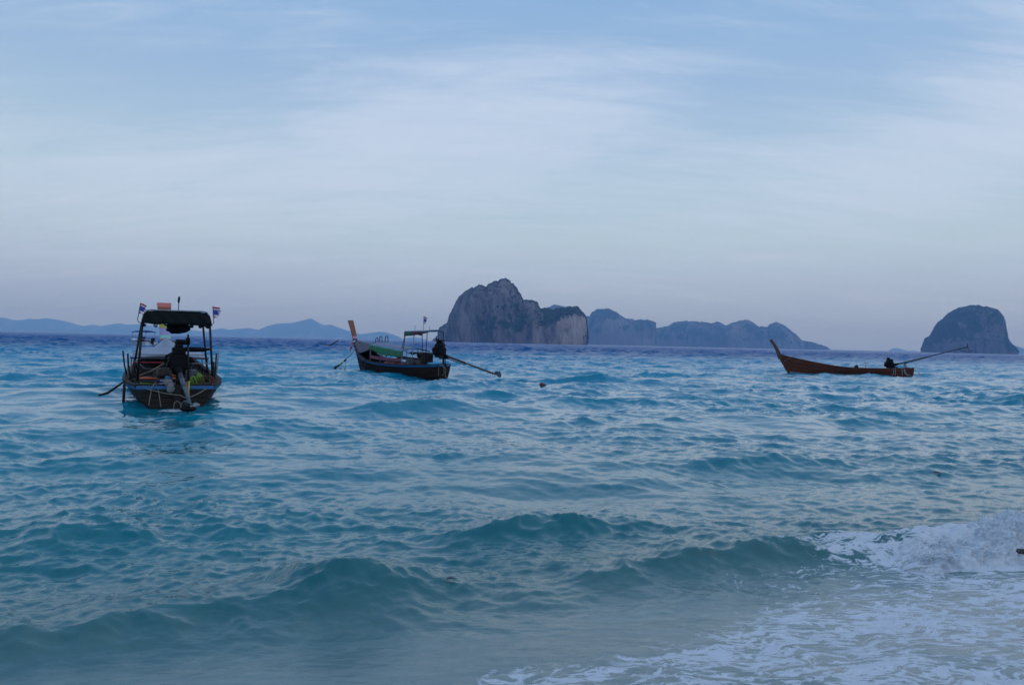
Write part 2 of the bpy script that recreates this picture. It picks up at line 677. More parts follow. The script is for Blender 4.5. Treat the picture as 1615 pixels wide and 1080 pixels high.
def build_sea():
    r1 = np.exp(np.arange(math.log(2.2), math.log(700.0), 0.0048))
    r2 = np.exp(np.arange(math.log(708.0), math.log(13000.0), 0.02))
    r = np.concatenate([r1, r2])
    a_in = np.linspace(R(-37.5), R(37.5), 800)
    a_l = -np.concatenate([np.linspace(R(112), R(60), 14), np.linspace(R(57), R(38.2), 24)])
    a_r = np.concatenate([np.linspace(R(38.2), R(57), 24), np.linspace(R(60), R(112), 14)])
    a = np.concatenate([a_l, a_in, a_r])
    RR, AA = np.meshgrid(r, a, indexing='ij')
    X0, Y0 = RR * np.sin(AA), RR * np.cos(AA)
    s, t = st_of(X0, Y0)
    offs = np.maximum(s, 0)
    deep = sstep(4.2, 9.0, s)
    big = 0.35 * sstep(5.2, 8.0, s) + 0.65 * sstep(7.0, 20.0, s)
    fadeA = 1 - sstep(500, 1200, RR)
    fadeB = 1 - sstep(60, 240, RR)
    fadeC = 1 - sstep(8, 30, RR)
    X, Y = X0.copy(), Y0.copy()
    Z = np.zeros_like(X)
    # patches of calmer and rougher water
    gust = 0.78 + 0.55 * fbm(X0 * 0.05 + 3, Y0 * 0.05, None, 3, 77)
    gust = np.clip(gust, 0.35, 1.6) * np.clip(0.92 + 1.0 * fbm(X0 * 0.16 + 7, Y0 * 0.30, None, 3, 78), 0.4, 1.6)
    zs0 = shore_field(s, t)
    hA, dxA, dyA = samp(TILE_A, X0 + 13, Y0 + 29)
    wA = 0.084 * (1 + 0.9 * sstep(60, 170, s)) * (0.12 + 0.88 * big) * fadeA * (0.7 + 0.3 * gust)
    hF, dxF, dyF = samp(TILE_F, X0, Y0)
    wF = 0.10 * sstep(10, 60, s) * (1 - sstep(2500, 5000, RR))
    # second tile turned by 23 degrees hides the repeats
    c23, s23 = math.cos(R(23)), math.sin(R(23))
    xr, yr = X0 * c23 - Y0 * s23, X0 * s23 + Y0 * c23
    hB, dxB, dyB = samp(TILE_B, xr, yr)
    dxB, dyB = dxB * c23 + dyB * s23, -dxB * s23 + dyB * c23
    wB = 0.0235 * (0.62 + 0.38 * deep) * fadeB * gust * (0.70 + 0.34 * sstep(7.5, 14, RR) + 0.3 * sstep(40, 120, RR)) * (1 + 4.5 * np.clip(zs0, 0, 0.22))
    hC, dxC, dyC = samp(TILE_C, X0, Y0)
    wC = 0.0046 * (0.75 + 0.25 * deep) * fadeC * gust * (1 + 3.0 * np.clip(zs0, 0, 0.25))
    for h, dx, dy, w, ch in ((hA, dxA, dyA, wA, 0.95), (hF, dxF, dyF, wF, 0.7), (hB, dxB, dyB, wB, 1.05), (hC, dxC, dyC, wC, 0.6)):
        Z += h * w
        X -= dx * w * ch
        Y -= dy * w * ch
    zs = zs0
    # crests lean towards the shore
    lean = np.minimum(np.clip(zs, 0, 1) ** 1.3 * 0.85, 0.20) + np.clip(hA * wA, 0, 1) * 0.5 * big
    X -= NS[0] * lean
    Y -= NS[1] * lean
    Z += zs - 0.03 * sstep(4.0, 6.0, s)
    # swash: a thin sheet of water running up the sand
    thick = 0.030 * sstep(0.0, 0.9, s - swash_edge(t)) - 0.018 * (1 - sstep(0.0, 0.05, s - swash_edge(t)))
    thick += 0.010 * fbm(X0 * 3.0, Y0 * 3.0, None, 4, 19) * sstep(0.02, 0.5, s - swash_edge(t))
    zsw = sand_z(s, t) + thick
    k = sstep(3.7, 4.55, s)
    Z = zsw * (1 - k) + np.maximum(Z, zsw) * k
    # keep the water out of the boats
    for (ox, oy), (ax, ay), xs, hb in HULLS:
        lx = (X - ox) * ax + (Y - oy) * ay
        ly = -(X - ox) * ay + (Y - oy) * ax
        lim = np.interp(lx, xs, hb, left=-1, right=-1)
        inside = np.abs(ly) < lim
        Z = np.where(inside, -0.45, Z)
    # foam cover
    edge = np.interp(t, [-9, 0.6, 1.3, 2.0, 2.6, 3.2, 3.8, 4.3, 20], [2.6, 3.2, 3.72, 3.80, 3.95, 4.25, 4.62, 4.85, 4.9])
    edge = edge + 0.16 * fbm(X0 * 1.6, Y0 * 1.6, None, 4, 23)
    foam = sstep(-0.12, 0.50, edge - s) * (0.35 + 0.10 * sstep(4.3, 3.5, s) + 0.16 * fbm(X0 * 0.9, Y0 * 2.2, None, 3, 27))
    foam *= 1 - 0.75 * (1 - sstep(0.02, 0.22, s - swash_edge(t)))
    lace = sstep(0.10, 0.02, np.abs(s - swash_edge(t) - 0.10)) * 0.9
    foam = np.maximum(foam, lace)
    # foam running up the broken front
    brk = sstep(5.35, 5.05, s + 0.12 * fbm(X0 * 3, Y0 * 3, None, 3, 28)) * sstep(3.9, 4.4, s)
    foam = np.maximum(foam, np.interp(t + 0.55 * fbm(X0 * 1.9 + 4, Y0 * 1.9, None, 4, 29), [3.3, 4.3, 5.1, 5.6], [0.0, 0.40, 0.60, 0.85]) * brk)
    # streaks of old foam lifted on the backs of the first waves
    foam = np.maximum(foam, 0.30 * sstep(2.3, 3.6, t) * sstep(5.0, 4.6, s))
    # water broken by the tail gear under the black roofed boat's stern, and laps along the hulls
    sp = FA.w(-0.42, 0.06, 0)
    foam = np.maximum(foam, 0.78 * np.exp(-((X - sp.x) / 0.42) ** 2 - ((Y - sp.y) / 0.30) ** 2))
    V = np.stack([X, Y, Z], -1)
    sea_attrs = {'shore': s - 0.26 * sstep(1.6, 3.6, t) * sstep(7.0, 5.0, s) + 0.5 * sstep(4.6, 7.0, s) * fbm(X0 * 0.5, Y0 * 0.5, None, 3, 31), 'foam': foam, 'lift': np.clip(zs, 0, 1)}

    m = bpy.data.materials.new('sea_water')
    m.use_nodes = True
    T = NT(m.node_tree)
    T.n.clear()
    out = T.node('ShaderNodeOutputMaterial')
    pos = T.node('ShaderNodeNewGeometry').outputs['Position']
    shore = attr(T, 'shore')
    lg = T.math('DIVIDE', T.math('LOGARITHM', T.math('MAXIMUM', shore, 1.0), 10.0), 3.0)   # 1 m .. 1000 m
    body = T.ramp(lg, SEA_RAMP)
    big_n = T.noise(T.mapping(pos, (0.02, 0.05, 0.02)), 1.0, 4, 0.55)
    body = T.mix(T.mapr(big_n, 0.35, 0.68, 0.0, 0.35), body, T.mix(1.0, body, (0.55, 0.70, 0.86), 'MULTIPLY'))
    silt = T.noise(T.mapping(pos, (0.55, 1.3, 0.5), (0, 0, R(20))), 1.0, 5, 0.6, 0.8)
    near = T.mapr(shore, 3.4, 4.9, 1.0, 0.0)
    body = T.mix(T.math('MULTIPLY', T.mapr(silt, 0.42, 0.66), T.math('MULTIPLY', near, 0.45)), body, (0.26, 0.32, 0.32))
    bs = T.node('ShaderNodeBsdfPrincipled')
    T.put(bs.inputs['Base Color'], body)
    T.put(bs.inputs['Roughness'], T.mapr(lg, 0.45, 0.76, 0.05, 0.44, False))
    bs.inputs['IOR'].default_value = 1.333
    # small ripples below the mesh's own detail
    pm = T.mapping(pos, (1, 2.2, 1), (0, 0, R(-18)))
    r1 = T.noise(pm, 5.0, 6, 0.62, 0.3)
    r2 = T.noise(pm, 0.75, 4, 0.6, 0.2)
    calm = T.mapr(lg, 0.42, 0.70, 0.16, 1.0)
    hgt = T.math('ADD', T.math('MULTIPLY', r1, 0.036), T.math('MULTIPLY', r2, 0.10))
    calm = T.math('MAXIMUM', calm, T.mapr(shore, 4.2, 7.5, 0.42, 0.0))
    hgt = T.math('MULTIPLY', hgt, calm)
    b = T.node('ShaderNodeBump')
    b.inputs['Strength'].default_value = 0.55
    b.inputs['Distance'].default_value = 1.0
    T.put(b.inputs['Height'], hgt)
    T.put(bs.inputs['Normal'], b.outputs[0])
    # foam
    fm = attr(T, 'foam')
    warp = T.node('ShaderNodeTexNoise')
    T.put(warp.inputs['Vector'], pos)
    warp.inputs['Scale'].default_value = 2.6
    warp.inputs['Detail'].default_value = 4
    wv = T.node('ShaderNodeVectorMath', operation='MULTIPLY_ADD')
    T.put(wv.inputs[0], warp.outputs['Color'])
    wv.inputs[1].default_value = (0.42, 0.42, 0.0)
    T.put(wv.inputs[2], T.mapping(pos, (1.0, 1.25, 0.0), (0, 0, R(-20))))
    vo = T.node('ShaderNodeTexVoronoi', feature='DISTANCE_TO_EDGE')
    T.put(vo.inputs['Vector'], wv.outputs[0])
    vo.inputs['Scale'].default_value = 6.5
    vo2 = T.node('ShaderNodeTexVoronoi', feature='DISTANCE_TO_EDGE')
    T.put(vo2.inputs['Vector'], wv.outputs[0])
    vo2.inputs['Scale'].default_value = 17.0
    lace1 = T.mapr(vo.outputs['Distance'], 0.0, 0.30, 1.0, 0.0)
    lace2 = T.mapr(vo2.outputs['Distance'], 0.0, 0.34, 1.0, 0.0)
    fn = T.noise(T.mapping(wv.outputs[0], (0.62, 1.2, 1)), 3.4, 10, 0.70, 0.7)
    rn = T.noise(T.mapping(wv.outputs[0], (0.5, 1.35, 1), (0, 0, 0), (4, 2, 0)), 6.0, 7, 0.62, 1.0)
    rdg = T.math('SUBTRACT', 1.0, T.math('MULTIPLY', T.math('ABSOLUTE', T.math('SUBTRACT', rn, 0.5)), 7.0), clamp=True)
    pat = T.math('ADD', T.math('ADD', T.math('MULTIPLY', lace1, 0.15), T.math('MULTIPLY', lace2, 0.11)), T.math('ADD', T.math('MULTIPLY', fn, 0.78), T.math('MULTIPLY', rdg, 0.30)))
    fac = T.mapr(T.math('ADD', pat, fm), 1.12, 1.30)
    fac = T.math('MULTIPLY', fac, T.mapr(fm, 0.02, 0.2))
    fb = T.node('ShaderNodeBsdfPrincipled')
    fine = T.noise(pos, 60.0, 4, 0.7)
    T.put(fb.inputs['Base Color'], T.mix(fine, (0.56, 0.58, 0.63), (0.82, 0.83, 0.86)))
    fb.inputs['Roughness'].default_value = 0.75
    b2 = T.node('ShaderNodeBump')
    b2.inputs['Strength'].default_value = 0.8
    b2.inputs['Distance'].default_value = 0.03
    T.put(b2.inputs['Height'], T.math('ADD', T.math('MULTIPLY', pat, 0.8), T.math('MULTIPLY', fine, 0.25)))
    T.put(fb.inputs['Normal'], b2.outputs[0])
    mx = T.node('ShaderNodeMixShader')
    T.put(mx.inputs[0], fac)
    T.l.new(bs.outputs[0], mx.inputs[1])
    T.l.new(fb.outputs[0], mx.inputs[2])
    T.l.new(mx.outputs[0], out.inputs['Surface'])
    o = link('sea', grid_mesh('sea', V, [m], sea_attrs))
    tag(o, kind='structure')
    return o


# log10(distance offshore) / 3
SEA_RAMP = [(0.15, (0.14, 0.21, 0.215)), (0.203, (0.105, 0.20, 0.205)), (0.218, (0.06, 0.17, 0.175)), (0.235, (0.014, 0.14, 0.155)), (0.28, (0.006, 0.165, 0.195)),
            (0.42, (0.003, 0.225, 0.305)), (0.56, (0.002, 0.255, 0.39)), (0.63, (0.002, 0.215, 0.38)), (0.69, (0.002, 0.105, 0.27)), (0.77, (0.002, 0.088, 0.27)), (1.0, (0.002, 0.08, 0.26))]


# ------------------------------------------------------------------ whitewater of the breaking wave
def foam_material(holes=True):
    m = bpy.data.materials.new('white_foam')
    m.use_nodes = True
    T = NT(m.node_tree)
    bs = T.n['Principled BSDF']
    pos = T.node('ShaderNodeTexCoord').outputs['Object']
    n = T.noise(pos, 40.0, 5, 0.7)
    thick = T.noise(T.mapping(pos, (0.8, 1.2, 1.0)), 6.0, 8, 0.66, 1.0)
    film = T.mix(T.mapr(thick, 0.36, 0.56), (0.58, 0.63, 0.68), (0.88, 0.89, 0.91))
    T.put(bs.inputs['Base Color'], T.mix(n, T.mix(1.0, film, (0.78, 0.80, 0.84), 'MULTIPLY'), film))
    bs.inputs['Roughness'].default_value = 0.7
    b = T.node('ShaderNodeBump')
    b.inputs['Strength'].default_value = 0.9
    b.inputs['Distance'].default_value = 0.012
    T.put(b.inputs['Height'], T.noise(pos, 70.0, 5, 0.75))
    T.put(bs.inputs['Normal'], b.outputs[0])
    if holes:
        # thin foam film: open cells where the cover is low
        fn = T.noise(pos, 7.0, 8, 0.68, 0.6)
        a = T.mapr(T.math('ADD', attr(T, 'cover'), T.math('MULTIPLY', fn, 1.1)), 0.72, 1.0)
        T.put(bs.inputs['Alpha'], a)
    return m


def build_breaker():
    fm = foam_material(False)
    nt, nw = 620, 110
    t = np.linspace(4.45, 12.0, nt)
    w = np.linspace(-1, 1, nw)
    Tt, W = np.meshgrid(t, w, indexing='ij')
    H = np.interp(Tt, [3.5, 4.45, 4.7, 5.0, 5.3, 5.8, 6.3, 8, 12], [0.0, 0.0, 0.05, 0.12, 0.15, 0.185, 0.245, 0.28, 0.28])
    sc = np.interp(Tt, [3.5, 4.2, 5.0, 6.3, 12], [4.86, 4.74, 4.70, 4.86, 5.0]) + 0.10 * fbm(Tt * 1.1, Tt * 0, None, 3, 91)
    front = np.interp(Tt, [3.5, 4.2, 5.0, 6.5, 12], [0.20, 0.30, 0.40, 0.46, 0.5])
    back = np.interp(Tt, [3.5, 4.4, 5.2, 6.5, 12], [0.10, 0.16, 0.30, 0.40, 0.5])
    S = sc + np.where(W < 0, W * front, W * back)
    prof = np.where(W < 0, np.maximum(0, 1 - np.abs(W) ** 1.7) ** 0.9, np.cos(np.clip(W, 0, 1) * np.pi / 2) ** 0.8)
    X, Y = xy_of(S, Tt)
    lump = fbm(X * 5.5, Y * 5.5, W * 1.2, 5, 12, 0.62)
    bil = np.abs(vnoise(X * 10, Y * 10, W * 3, 14)) * 0.42 + np.abs(vnoise(X * 23, Y * 23, W * 7, 15)) * 0.36 + np.abs(vnoise(X * 52, Y * 52, W * 14, 16)) * 0.30
    edge = np.clip(1 - np.abs(W), 0, 1)
    soft = sstep(0.0, 0.3, edge)
    Z = H * prof * (0.86 + 0.34 * lump) + (bil - 0.22) * 0.085 * soft * np.clip(H / 0.2, 0, 1.3) - 0.05 * (1 - soft) - 0.02
    Z = Z - 0.06 * np.clip(1 - H / 0.10, 0, 1)
    push = (0.08 * lump + 0.07 * bil) * soft * sstep(0.4, -0.6, W)
    X = X - NS[0] * push
    Y = Y - NS[1] * push
    V = np.stack([X, Y, Z], -1)
    # clumps and drops thrown off the lip
    mb = MB()
    cover = np.where(W < 0, 1.0, 1 - np.abs(W) ** 2.2) * np.clip((H - 0.02) / 0.16, 0, 1) + 0.15 * lump
    o = link('whitewater', grid_mesh('whitewater', V[:, ::-1], [fm], {'cover': cover[:, ::-1]}))
    tag(o, kind='stuff')
    verts, faces = [], []
    octa = [(1, 0, 0), (-1, 0, 0), (0, 1, 0), (0, -1, 0), (0, 0, 1), (0, 0, -1)]
    of = [(0, 2, 4), (2, 1, 4), (1, 3, 4), (3, 0, 4), (2, 0, 5), (1, 2, 5), (3, 1, 5), (0, 3, 5)]
    n = 9000
    ii = RNG.integers(30, nt - 1, n)
    jj = np.clip((RNG.normal(0.42, 0.22, n) * nw).astype(int), 4, nw - 5)
    for i, j in zip(ii, jj):
        p = V[i, j]
        r = 0.0022 + 0.006 * RNG.random() ** 3
        up = abs(RNG.normal(0, 0.030)) * (H[i, j] / 0.25)
        c = p + np.array([RNG.normal(0, 0.02), RNG.normal(0, 0.02) - 0.02, up])
        b0 = len(verts)
        verts += [tuple(c + np.array(q) * r * (1, 1, 0.8)) for q in octa]
        faces += [tuple(b0 + k for k in f) for f in of]
    me = bpy.data.meshes.new('spray')
    me.from_pydata(verts, [], faces)
    me.materials.append(fm)
    me.polygons.foreach_set('use_smooth', [True] * len(faces))
    o2 = link('spray', me)
    tag(o2, kind='stuff')


# ------------------------------------------------------------------ islands
def rock_material(name, rock, rock2, pale, veg, veg2, scale):
    m = bpy.data.materials.new(name)
    m.use_nodes = True
    T = NT(m.node_tree)
    bs = T.n['Principled BSDF']
    pos = T.node('ShaderNodeTexCoord').outputs['Object']
    st = T.mapping(pos, (1, 1, 0.22))
    n = T.noise(st, scale, 8, 0.65, 0.6)
    n2 = T.noise(pos, scale * 0.5, 7, 0.6, 0.4)
    n3 = T.noise(T.mapping(pos, (1, 1, 0.6)), scale * 3.0, 6, 0.7, 0.8)
    c = T.mix(T.mapr(T.math('ADD', T.math('MULTIPLY', n, 0.6), T.math('MULTIPLY', n3, 0.4)), 0.42, 0.58), rock, rock2)
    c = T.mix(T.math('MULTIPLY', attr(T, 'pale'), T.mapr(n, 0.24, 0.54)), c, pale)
    vn = T.noise(pos, scale * 2.2, 6, 0.65)
    vc = T.mix(T.mapr(vn, 0.35, 0.65), veg, veg2)
    k = T.math('ADD', attr(T, 'veg'), T.math('MULTIPLY', T.math('SUBTRACT', n2, 0.5), 1.3))
    c = T.mix(T.mapr(k, 0.44, 0.56), c, vc)
    T.put(bs.inputs['Base Color'], c)
    bs.inputs['Roughness'].default_value = 0.95
    bs.inputs['Specular IOR Level'].default_value = 0.1
    b = T.node('ShaderNodeBump')
    b.inputs['Strength'].default_value = 1.0
    b.inputs['Distance'].default_value = 0.30 / scale
    T.put(b.inputs['Height'], T.math('ADD', n, vn))
    T.put(bs.inputs['Normal'], b.outputs[0])
    return m


def island(name, prof, D, depth, seed, material, n=240, nv=72, steep=0.42, rough=0.05, jag=0.012, vegfun=None, palefun=None, label=None, trees=None):
    px = np.array([p[0] for p in prof], float)
    py = np.array([p[1] for p in prof], float)
    # columns denser where the outline is steep
    seg = np.concatenate([[0], np.cumsum(np.hypot(np.diff(px), np.diff(py) * 0.8))])
    q = np.linspace(0, seg[-1], n)
    pxi, pyi = np.interp(q, seg, px), np.interp(q, seg, py)
    # the island lies square to the line of sight that meets its middle
    rays = np.array([at(a, b, 1.0) for a, b in zip(pxi, pyi)])
    rays[:, 2] -= EYE
    mid = at((px.min() + px.max()) / 2, 541, 1.0)
    ax_ = np.array([mid.x, 1.0]) / math.hypot(mid.x, 1.0)
    pp_ = np.array([ax_[1], -ax_[0]])
    tt = D / (rays[:, :2] @ ax_)
    x, h = tt * (rays[:, :2] @ pp_), np.maximum(EYE + tt * rays[:, 2], 0.3)
    hm = h.max()
    W = x.max() - x.min()
    u = (x - x.min()) / W
    h = h + hm * jag * (fbm(x / hm * 16, x * 0 + seed, None, 4, seed + 5) + 0.9 * np.abs(vnoise(x / hm * 34, x * 0, None, seed + 6))) * sstep(0, 0.2, np.minimum(u, 1 - u) * 4)
    dp = depth * np.sqrt(np.clip(1 - np.abs(2 * u - 1) ** 2.4, 0, 1)) * (0.55 + 0.45 * (h / hm)) + 0.02 * depth
    v = np.linspace(0, 1, nv)
    v = v + 0.06 * np.sin(2 * np.pi * v)
    U, Vv = np.meshgrid(u, v, indexing='ij')
    ang = np.pi * np.clip(Vv, 0, 1)
    ca, sa = np.cos(ang), np.sin(ang)
    Zr = np.clip(sa, 0, 1) ** steep
    Xg = np.repeat(x[:, None], nv, 1)
    Yg = D - dp[:, None] * ca
    Zg = h[:, None] * Zr
    f = 1.0 / hm
    rid = fbm(Xg * f * 6, Zg * f * 2.4, Yg * f * 6, 6, seed, 0.58, True)
    low = fbm(Xg * f * 1.7, Zg * f * 1.2, Yg * f * 1.7, 3, seed + 31)
    disp = (rid * 0.55 + low * 1.0) * rough * hm
    side = np.sqrt(np.clip(np.abs(ca), 0, 1))
    Yg = Yg - np.sign(ca) * side * disp
    Xg = Xg + 0.08 * disp * side * np.sign(U - 0.5) * sstep(0.25, 0.5, np.abs(U - 0.5))
    Zg = Zg + 0.20 * disp * (1 - side) * 0.25
    under = sstep(0.035 * hm, 0.0, Zg) * 0.02 * hm          # wave-cut notch
    Yg = Yg + np.sign(ca) * under
    Zg[:, 0] = -4.0
    Zg[:, -1] = -4.0
    slope = np.clip(1 - side, 0, 1)
    rel = Zg / hm
    veg = 0.22 + 0.55 * sstep(0.25, 0.75, slope) + 0.35 * fbm(Xg * f * 2.1, Zg * f * 2.1, Yg * f, 4, seed + 7)
    pale = 0.3 + 0.5 * fbm(Xg * f * 1.5, Zg * f * 0.8, None, 3, seed + 9)
    pxg = np.repeat(pxi[:, None], nv, 1)
    if vegfun:
        veg = vegfun(veg, pxg, rel)
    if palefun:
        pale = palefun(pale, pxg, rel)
    veg = veg * sstep(0.02, 0.07, rel)
    V = np.stack([Yg * ax_[0] + Xg * pp_[0], Yg * ax_[1] + Xg * pp_[1], Zg], -1)
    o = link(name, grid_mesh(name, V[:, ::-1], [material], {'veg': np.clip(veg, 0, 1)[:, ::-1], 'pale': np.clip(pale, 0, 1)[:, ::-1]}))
    tag(o, label, None, None, 'structure')
    if trees:
        # bushes and small trees clinging to the rock, more of them where it is green
        rng = np.random.default_rng(seed + 400)
        n_t, r0, r1 = trees
        wgt = np.clip(veg, 0, 1) ** 2 * (Zg > 0.05 * hm) * (Vv < 0.62) + 0.9 * (np.abs(Vv - 0.5) < 0.05) * (Zg > 0.1 * hm)
        wgt = wgt.reshape(-1)
        pick = rng.choice(len(wgt), n_t, p=wgt / wgt.sum())
        pts = V.reshape(-1, 3)[pick]
        ico = [(0, 0, 1), (.89, 0, .45), (.28, .85, .45), (-.72, .53, .45), (-.72, -.53, .45), (.28, -.85, .45), (.72, .53, -.45), (-.28, .85, -.45), (-.89, 0, -.45), (-.28, -.85, -.45), (.72, -.53, -.45), (0, 0, -1)]
        icf = [(0, 1, 2), (0, 2, 3), (0, 3, 4), (0, 4, 5), (0, 5, 1), (1, 6, 2), (2, 7, 3), (3, 8, 4), (4, 9, 5), (5, 10, 1), (6, 7, 2), (7, 8, 3), (8, 9, 4), (9, 10, 5), (10, 6, 1), (6, 11, 7), (7, 11, 8), (8, 11, 9), (9, 11, 10), (10, 11, 6)]
        r = r0 + (r1 - r0) * rng.random(n_t) ** 2
        jit = 1 + rng.uniform(-0.35, 0.35, (n_t, 12, 3))
        VV = pts[:, None, :] + np.array(ico)[None] * jit * r[:, None, None] * np.array([1, 1, 0.85]) + np.array([0, 0, -0.15]) * r[:, None, None]
        FF = (np.array(icf)[None] + (np.arange(n_t) * 12)[:, None, None]).reshape(-1, 3)
        me = bpy.data.meshes.new('bushes')
        me.from_pydata(VV.reshape(-1, 3).tolist(), [], FF.tolist())
        me.materials.append(bush_material())
        t = link('bushes', me, o)
        t['kind'] = 'stuff'
    return o


def bush_material():
    if 'island_foliage' in bpy.data.materials:
        return bpy.data.materials['island_foliage']
    m = bpy.data.materials.new('island_foliage')
    m.use_nodes = True
    T = NT(m.node_tree)
    bs = T.n['Principled BSDF']
    pos = T.node('ShaderNodeTexCoord').outputs['Object']
    n = T.noise(pos, 0.09, 4, 0.6)
    n2 = T.noise(pos, 0.6, 3, 0.6)
    T.put(bs.inputs['Base Color'], T.mix(T.mapr(n2, 0.35, 0.65), T.mix(n, (0.010, 0.026, 0.010), (0.030, 0.050, 0.018)), T.mix(n, (0.030, 0.060, 0.022), (0.055, 0.070, 0.030))))
    bs.inputs['Roughness'].default_value = 0.9
    bs.inputs['Specular IOR Level'].default_value = 0.1
    return m


P_MAIN = [(692, 541), (692.6, 526), (694, 518.6), (700, 516), (705.8, 513), (709, 505.7), (710.6, 497.6), (717.8, 484.7), (723.5, 475), (730, 467), (736, 461.4), (744.4, 457.4),
          (755, 454.5), (763.7, 455.4), (767.8, 455.8), (771.8, 450), (780, 447), (795, 443), (802.4, 446), (808.8, 452.5), (813.7, 459), (820, 470), (823.8, 479.6), (828, 476.7), (832, 477.5),
          (838.6, 475.9), (845.9, 480), (847.8, 487), (853.9, 489.6), (873, 490.9), (887.7, 488), (905.4, 486.8), (911.9, 488.3), (918.3, 494.4), (922.4, 500.9), (924.8, 513.7), (926.4, 526.6), (926.8, 543.5)]
P_RIDGE_A = [(840, 543), (850, 505), (858.6, 490), (872.5, 483.3), (886, 484), (892.6, 487), (905, 497), (922, 501), (932, 500.3), (933.5, 494.8), (942, 489.5), (960.7, 488.6), (970, 493.2), (984, 503.4),
             (1001, 506.5), (1015, 506), (1032.6, 509.3), (1034, 546.5)]
P_RIDGE_B = [(1008, 546), (1012, 530), (1033.8, 519.5), (1053.6, 516.4), (1063, 510), (1081.5, 507.8), (1106, 509.6), (1121.7, 511.8), (1132.6, 508.7), (1145, 515.8), (1152.7, 511.8), (1165, 507.8),
             (1177.5, 505.6), (1186.7, 510), (1196, 517), (1210, 518), (1214.6, 512.7), (1224, 510), (1236, 515), (1251.8, 527), (1264, 538.7), (1285.8, 542.8), (1304.4, 549), (1312, 553)]
P_STACK = [(1451, 557), (1455.5, 548), (1460, 535.5), (1468, 530), (1473.6, 521.5), (1480.5, 510.4), (1490, 503.4), (1500, 493.7), (1512.6, 488), (1523.7, 485), (1535, 483.5), (1546, 484.6), (1557, 486), (1564, 488.8),
           (1572.5, 491.6), (1578, 496.5), (1582, 503.4), (1584, 513), (1586.4, 525.7), (1587.8, 535.5), (1592, 543), (1594.7, 544.5), (1603, 550.8), (1606, 556), (1606.5, 560)]
P_FAR_LEFT = [(-150, 520), (-110, 508), (-60, 504), (-25, 499), (0, 501), (10, 502), (22, 505.4), (36, 505), (45, 503), (59, 504), (73, 502), (86, 504), (104, 507), (119, 511.6), (131, 514.6), (146, 512.3), (160, 514.6), (187, 510),
              (199, 512.3), (220, 511.6), (240, 514), (262, 516), (285, 519), (310, 522), (332, 524), (350, 528), (365, 530)]
P_CONE = [(325, 530), (333, 521), (350.6, 518), (362, 521), (372, 519.4), (393, 517.8), (408, 520.6), (421, 514.7), (437.6, 510.7), (459, 510), (475, 506.5), (490.6, 502.5), (501, 508.8), (510.6, 513), (522, 512.4), (536.5, 518),
          (550.6, 522.5), (569, 527.6), (580, 535)]
P_LOW = [(545, 535), (556, 530), (569, 527.6), (583.5, 525.3), (600, 523.4), (611.8, 525.3), (626, 530), (636.5, 535.5), (638, 537)]
P_LOW2 = [(630, 537), (640, 534), (649, 532.4), (663, 533.5), (673, 537), (675, 538)]
P_ISLET = [(1399, 555), (1401, 553.5), (1408, 550), (1415, 549), (1422, 551), (1432, 554), (1441, 553), (1450, 555), (1456, 556.2)]
P_FAR_RIGHT = [(1575, 558), (1585, 549), (1599, 545), (1607, 547.3), (1618, 551), (1650, 552), (1690, 549), (1720, 556), (1728, 560)]
P_ROCK = [(681.5, 538.8), (683, 535), (686.5, 533), (688, 535), (690.5, 536.5), (692.5, 538.9)]


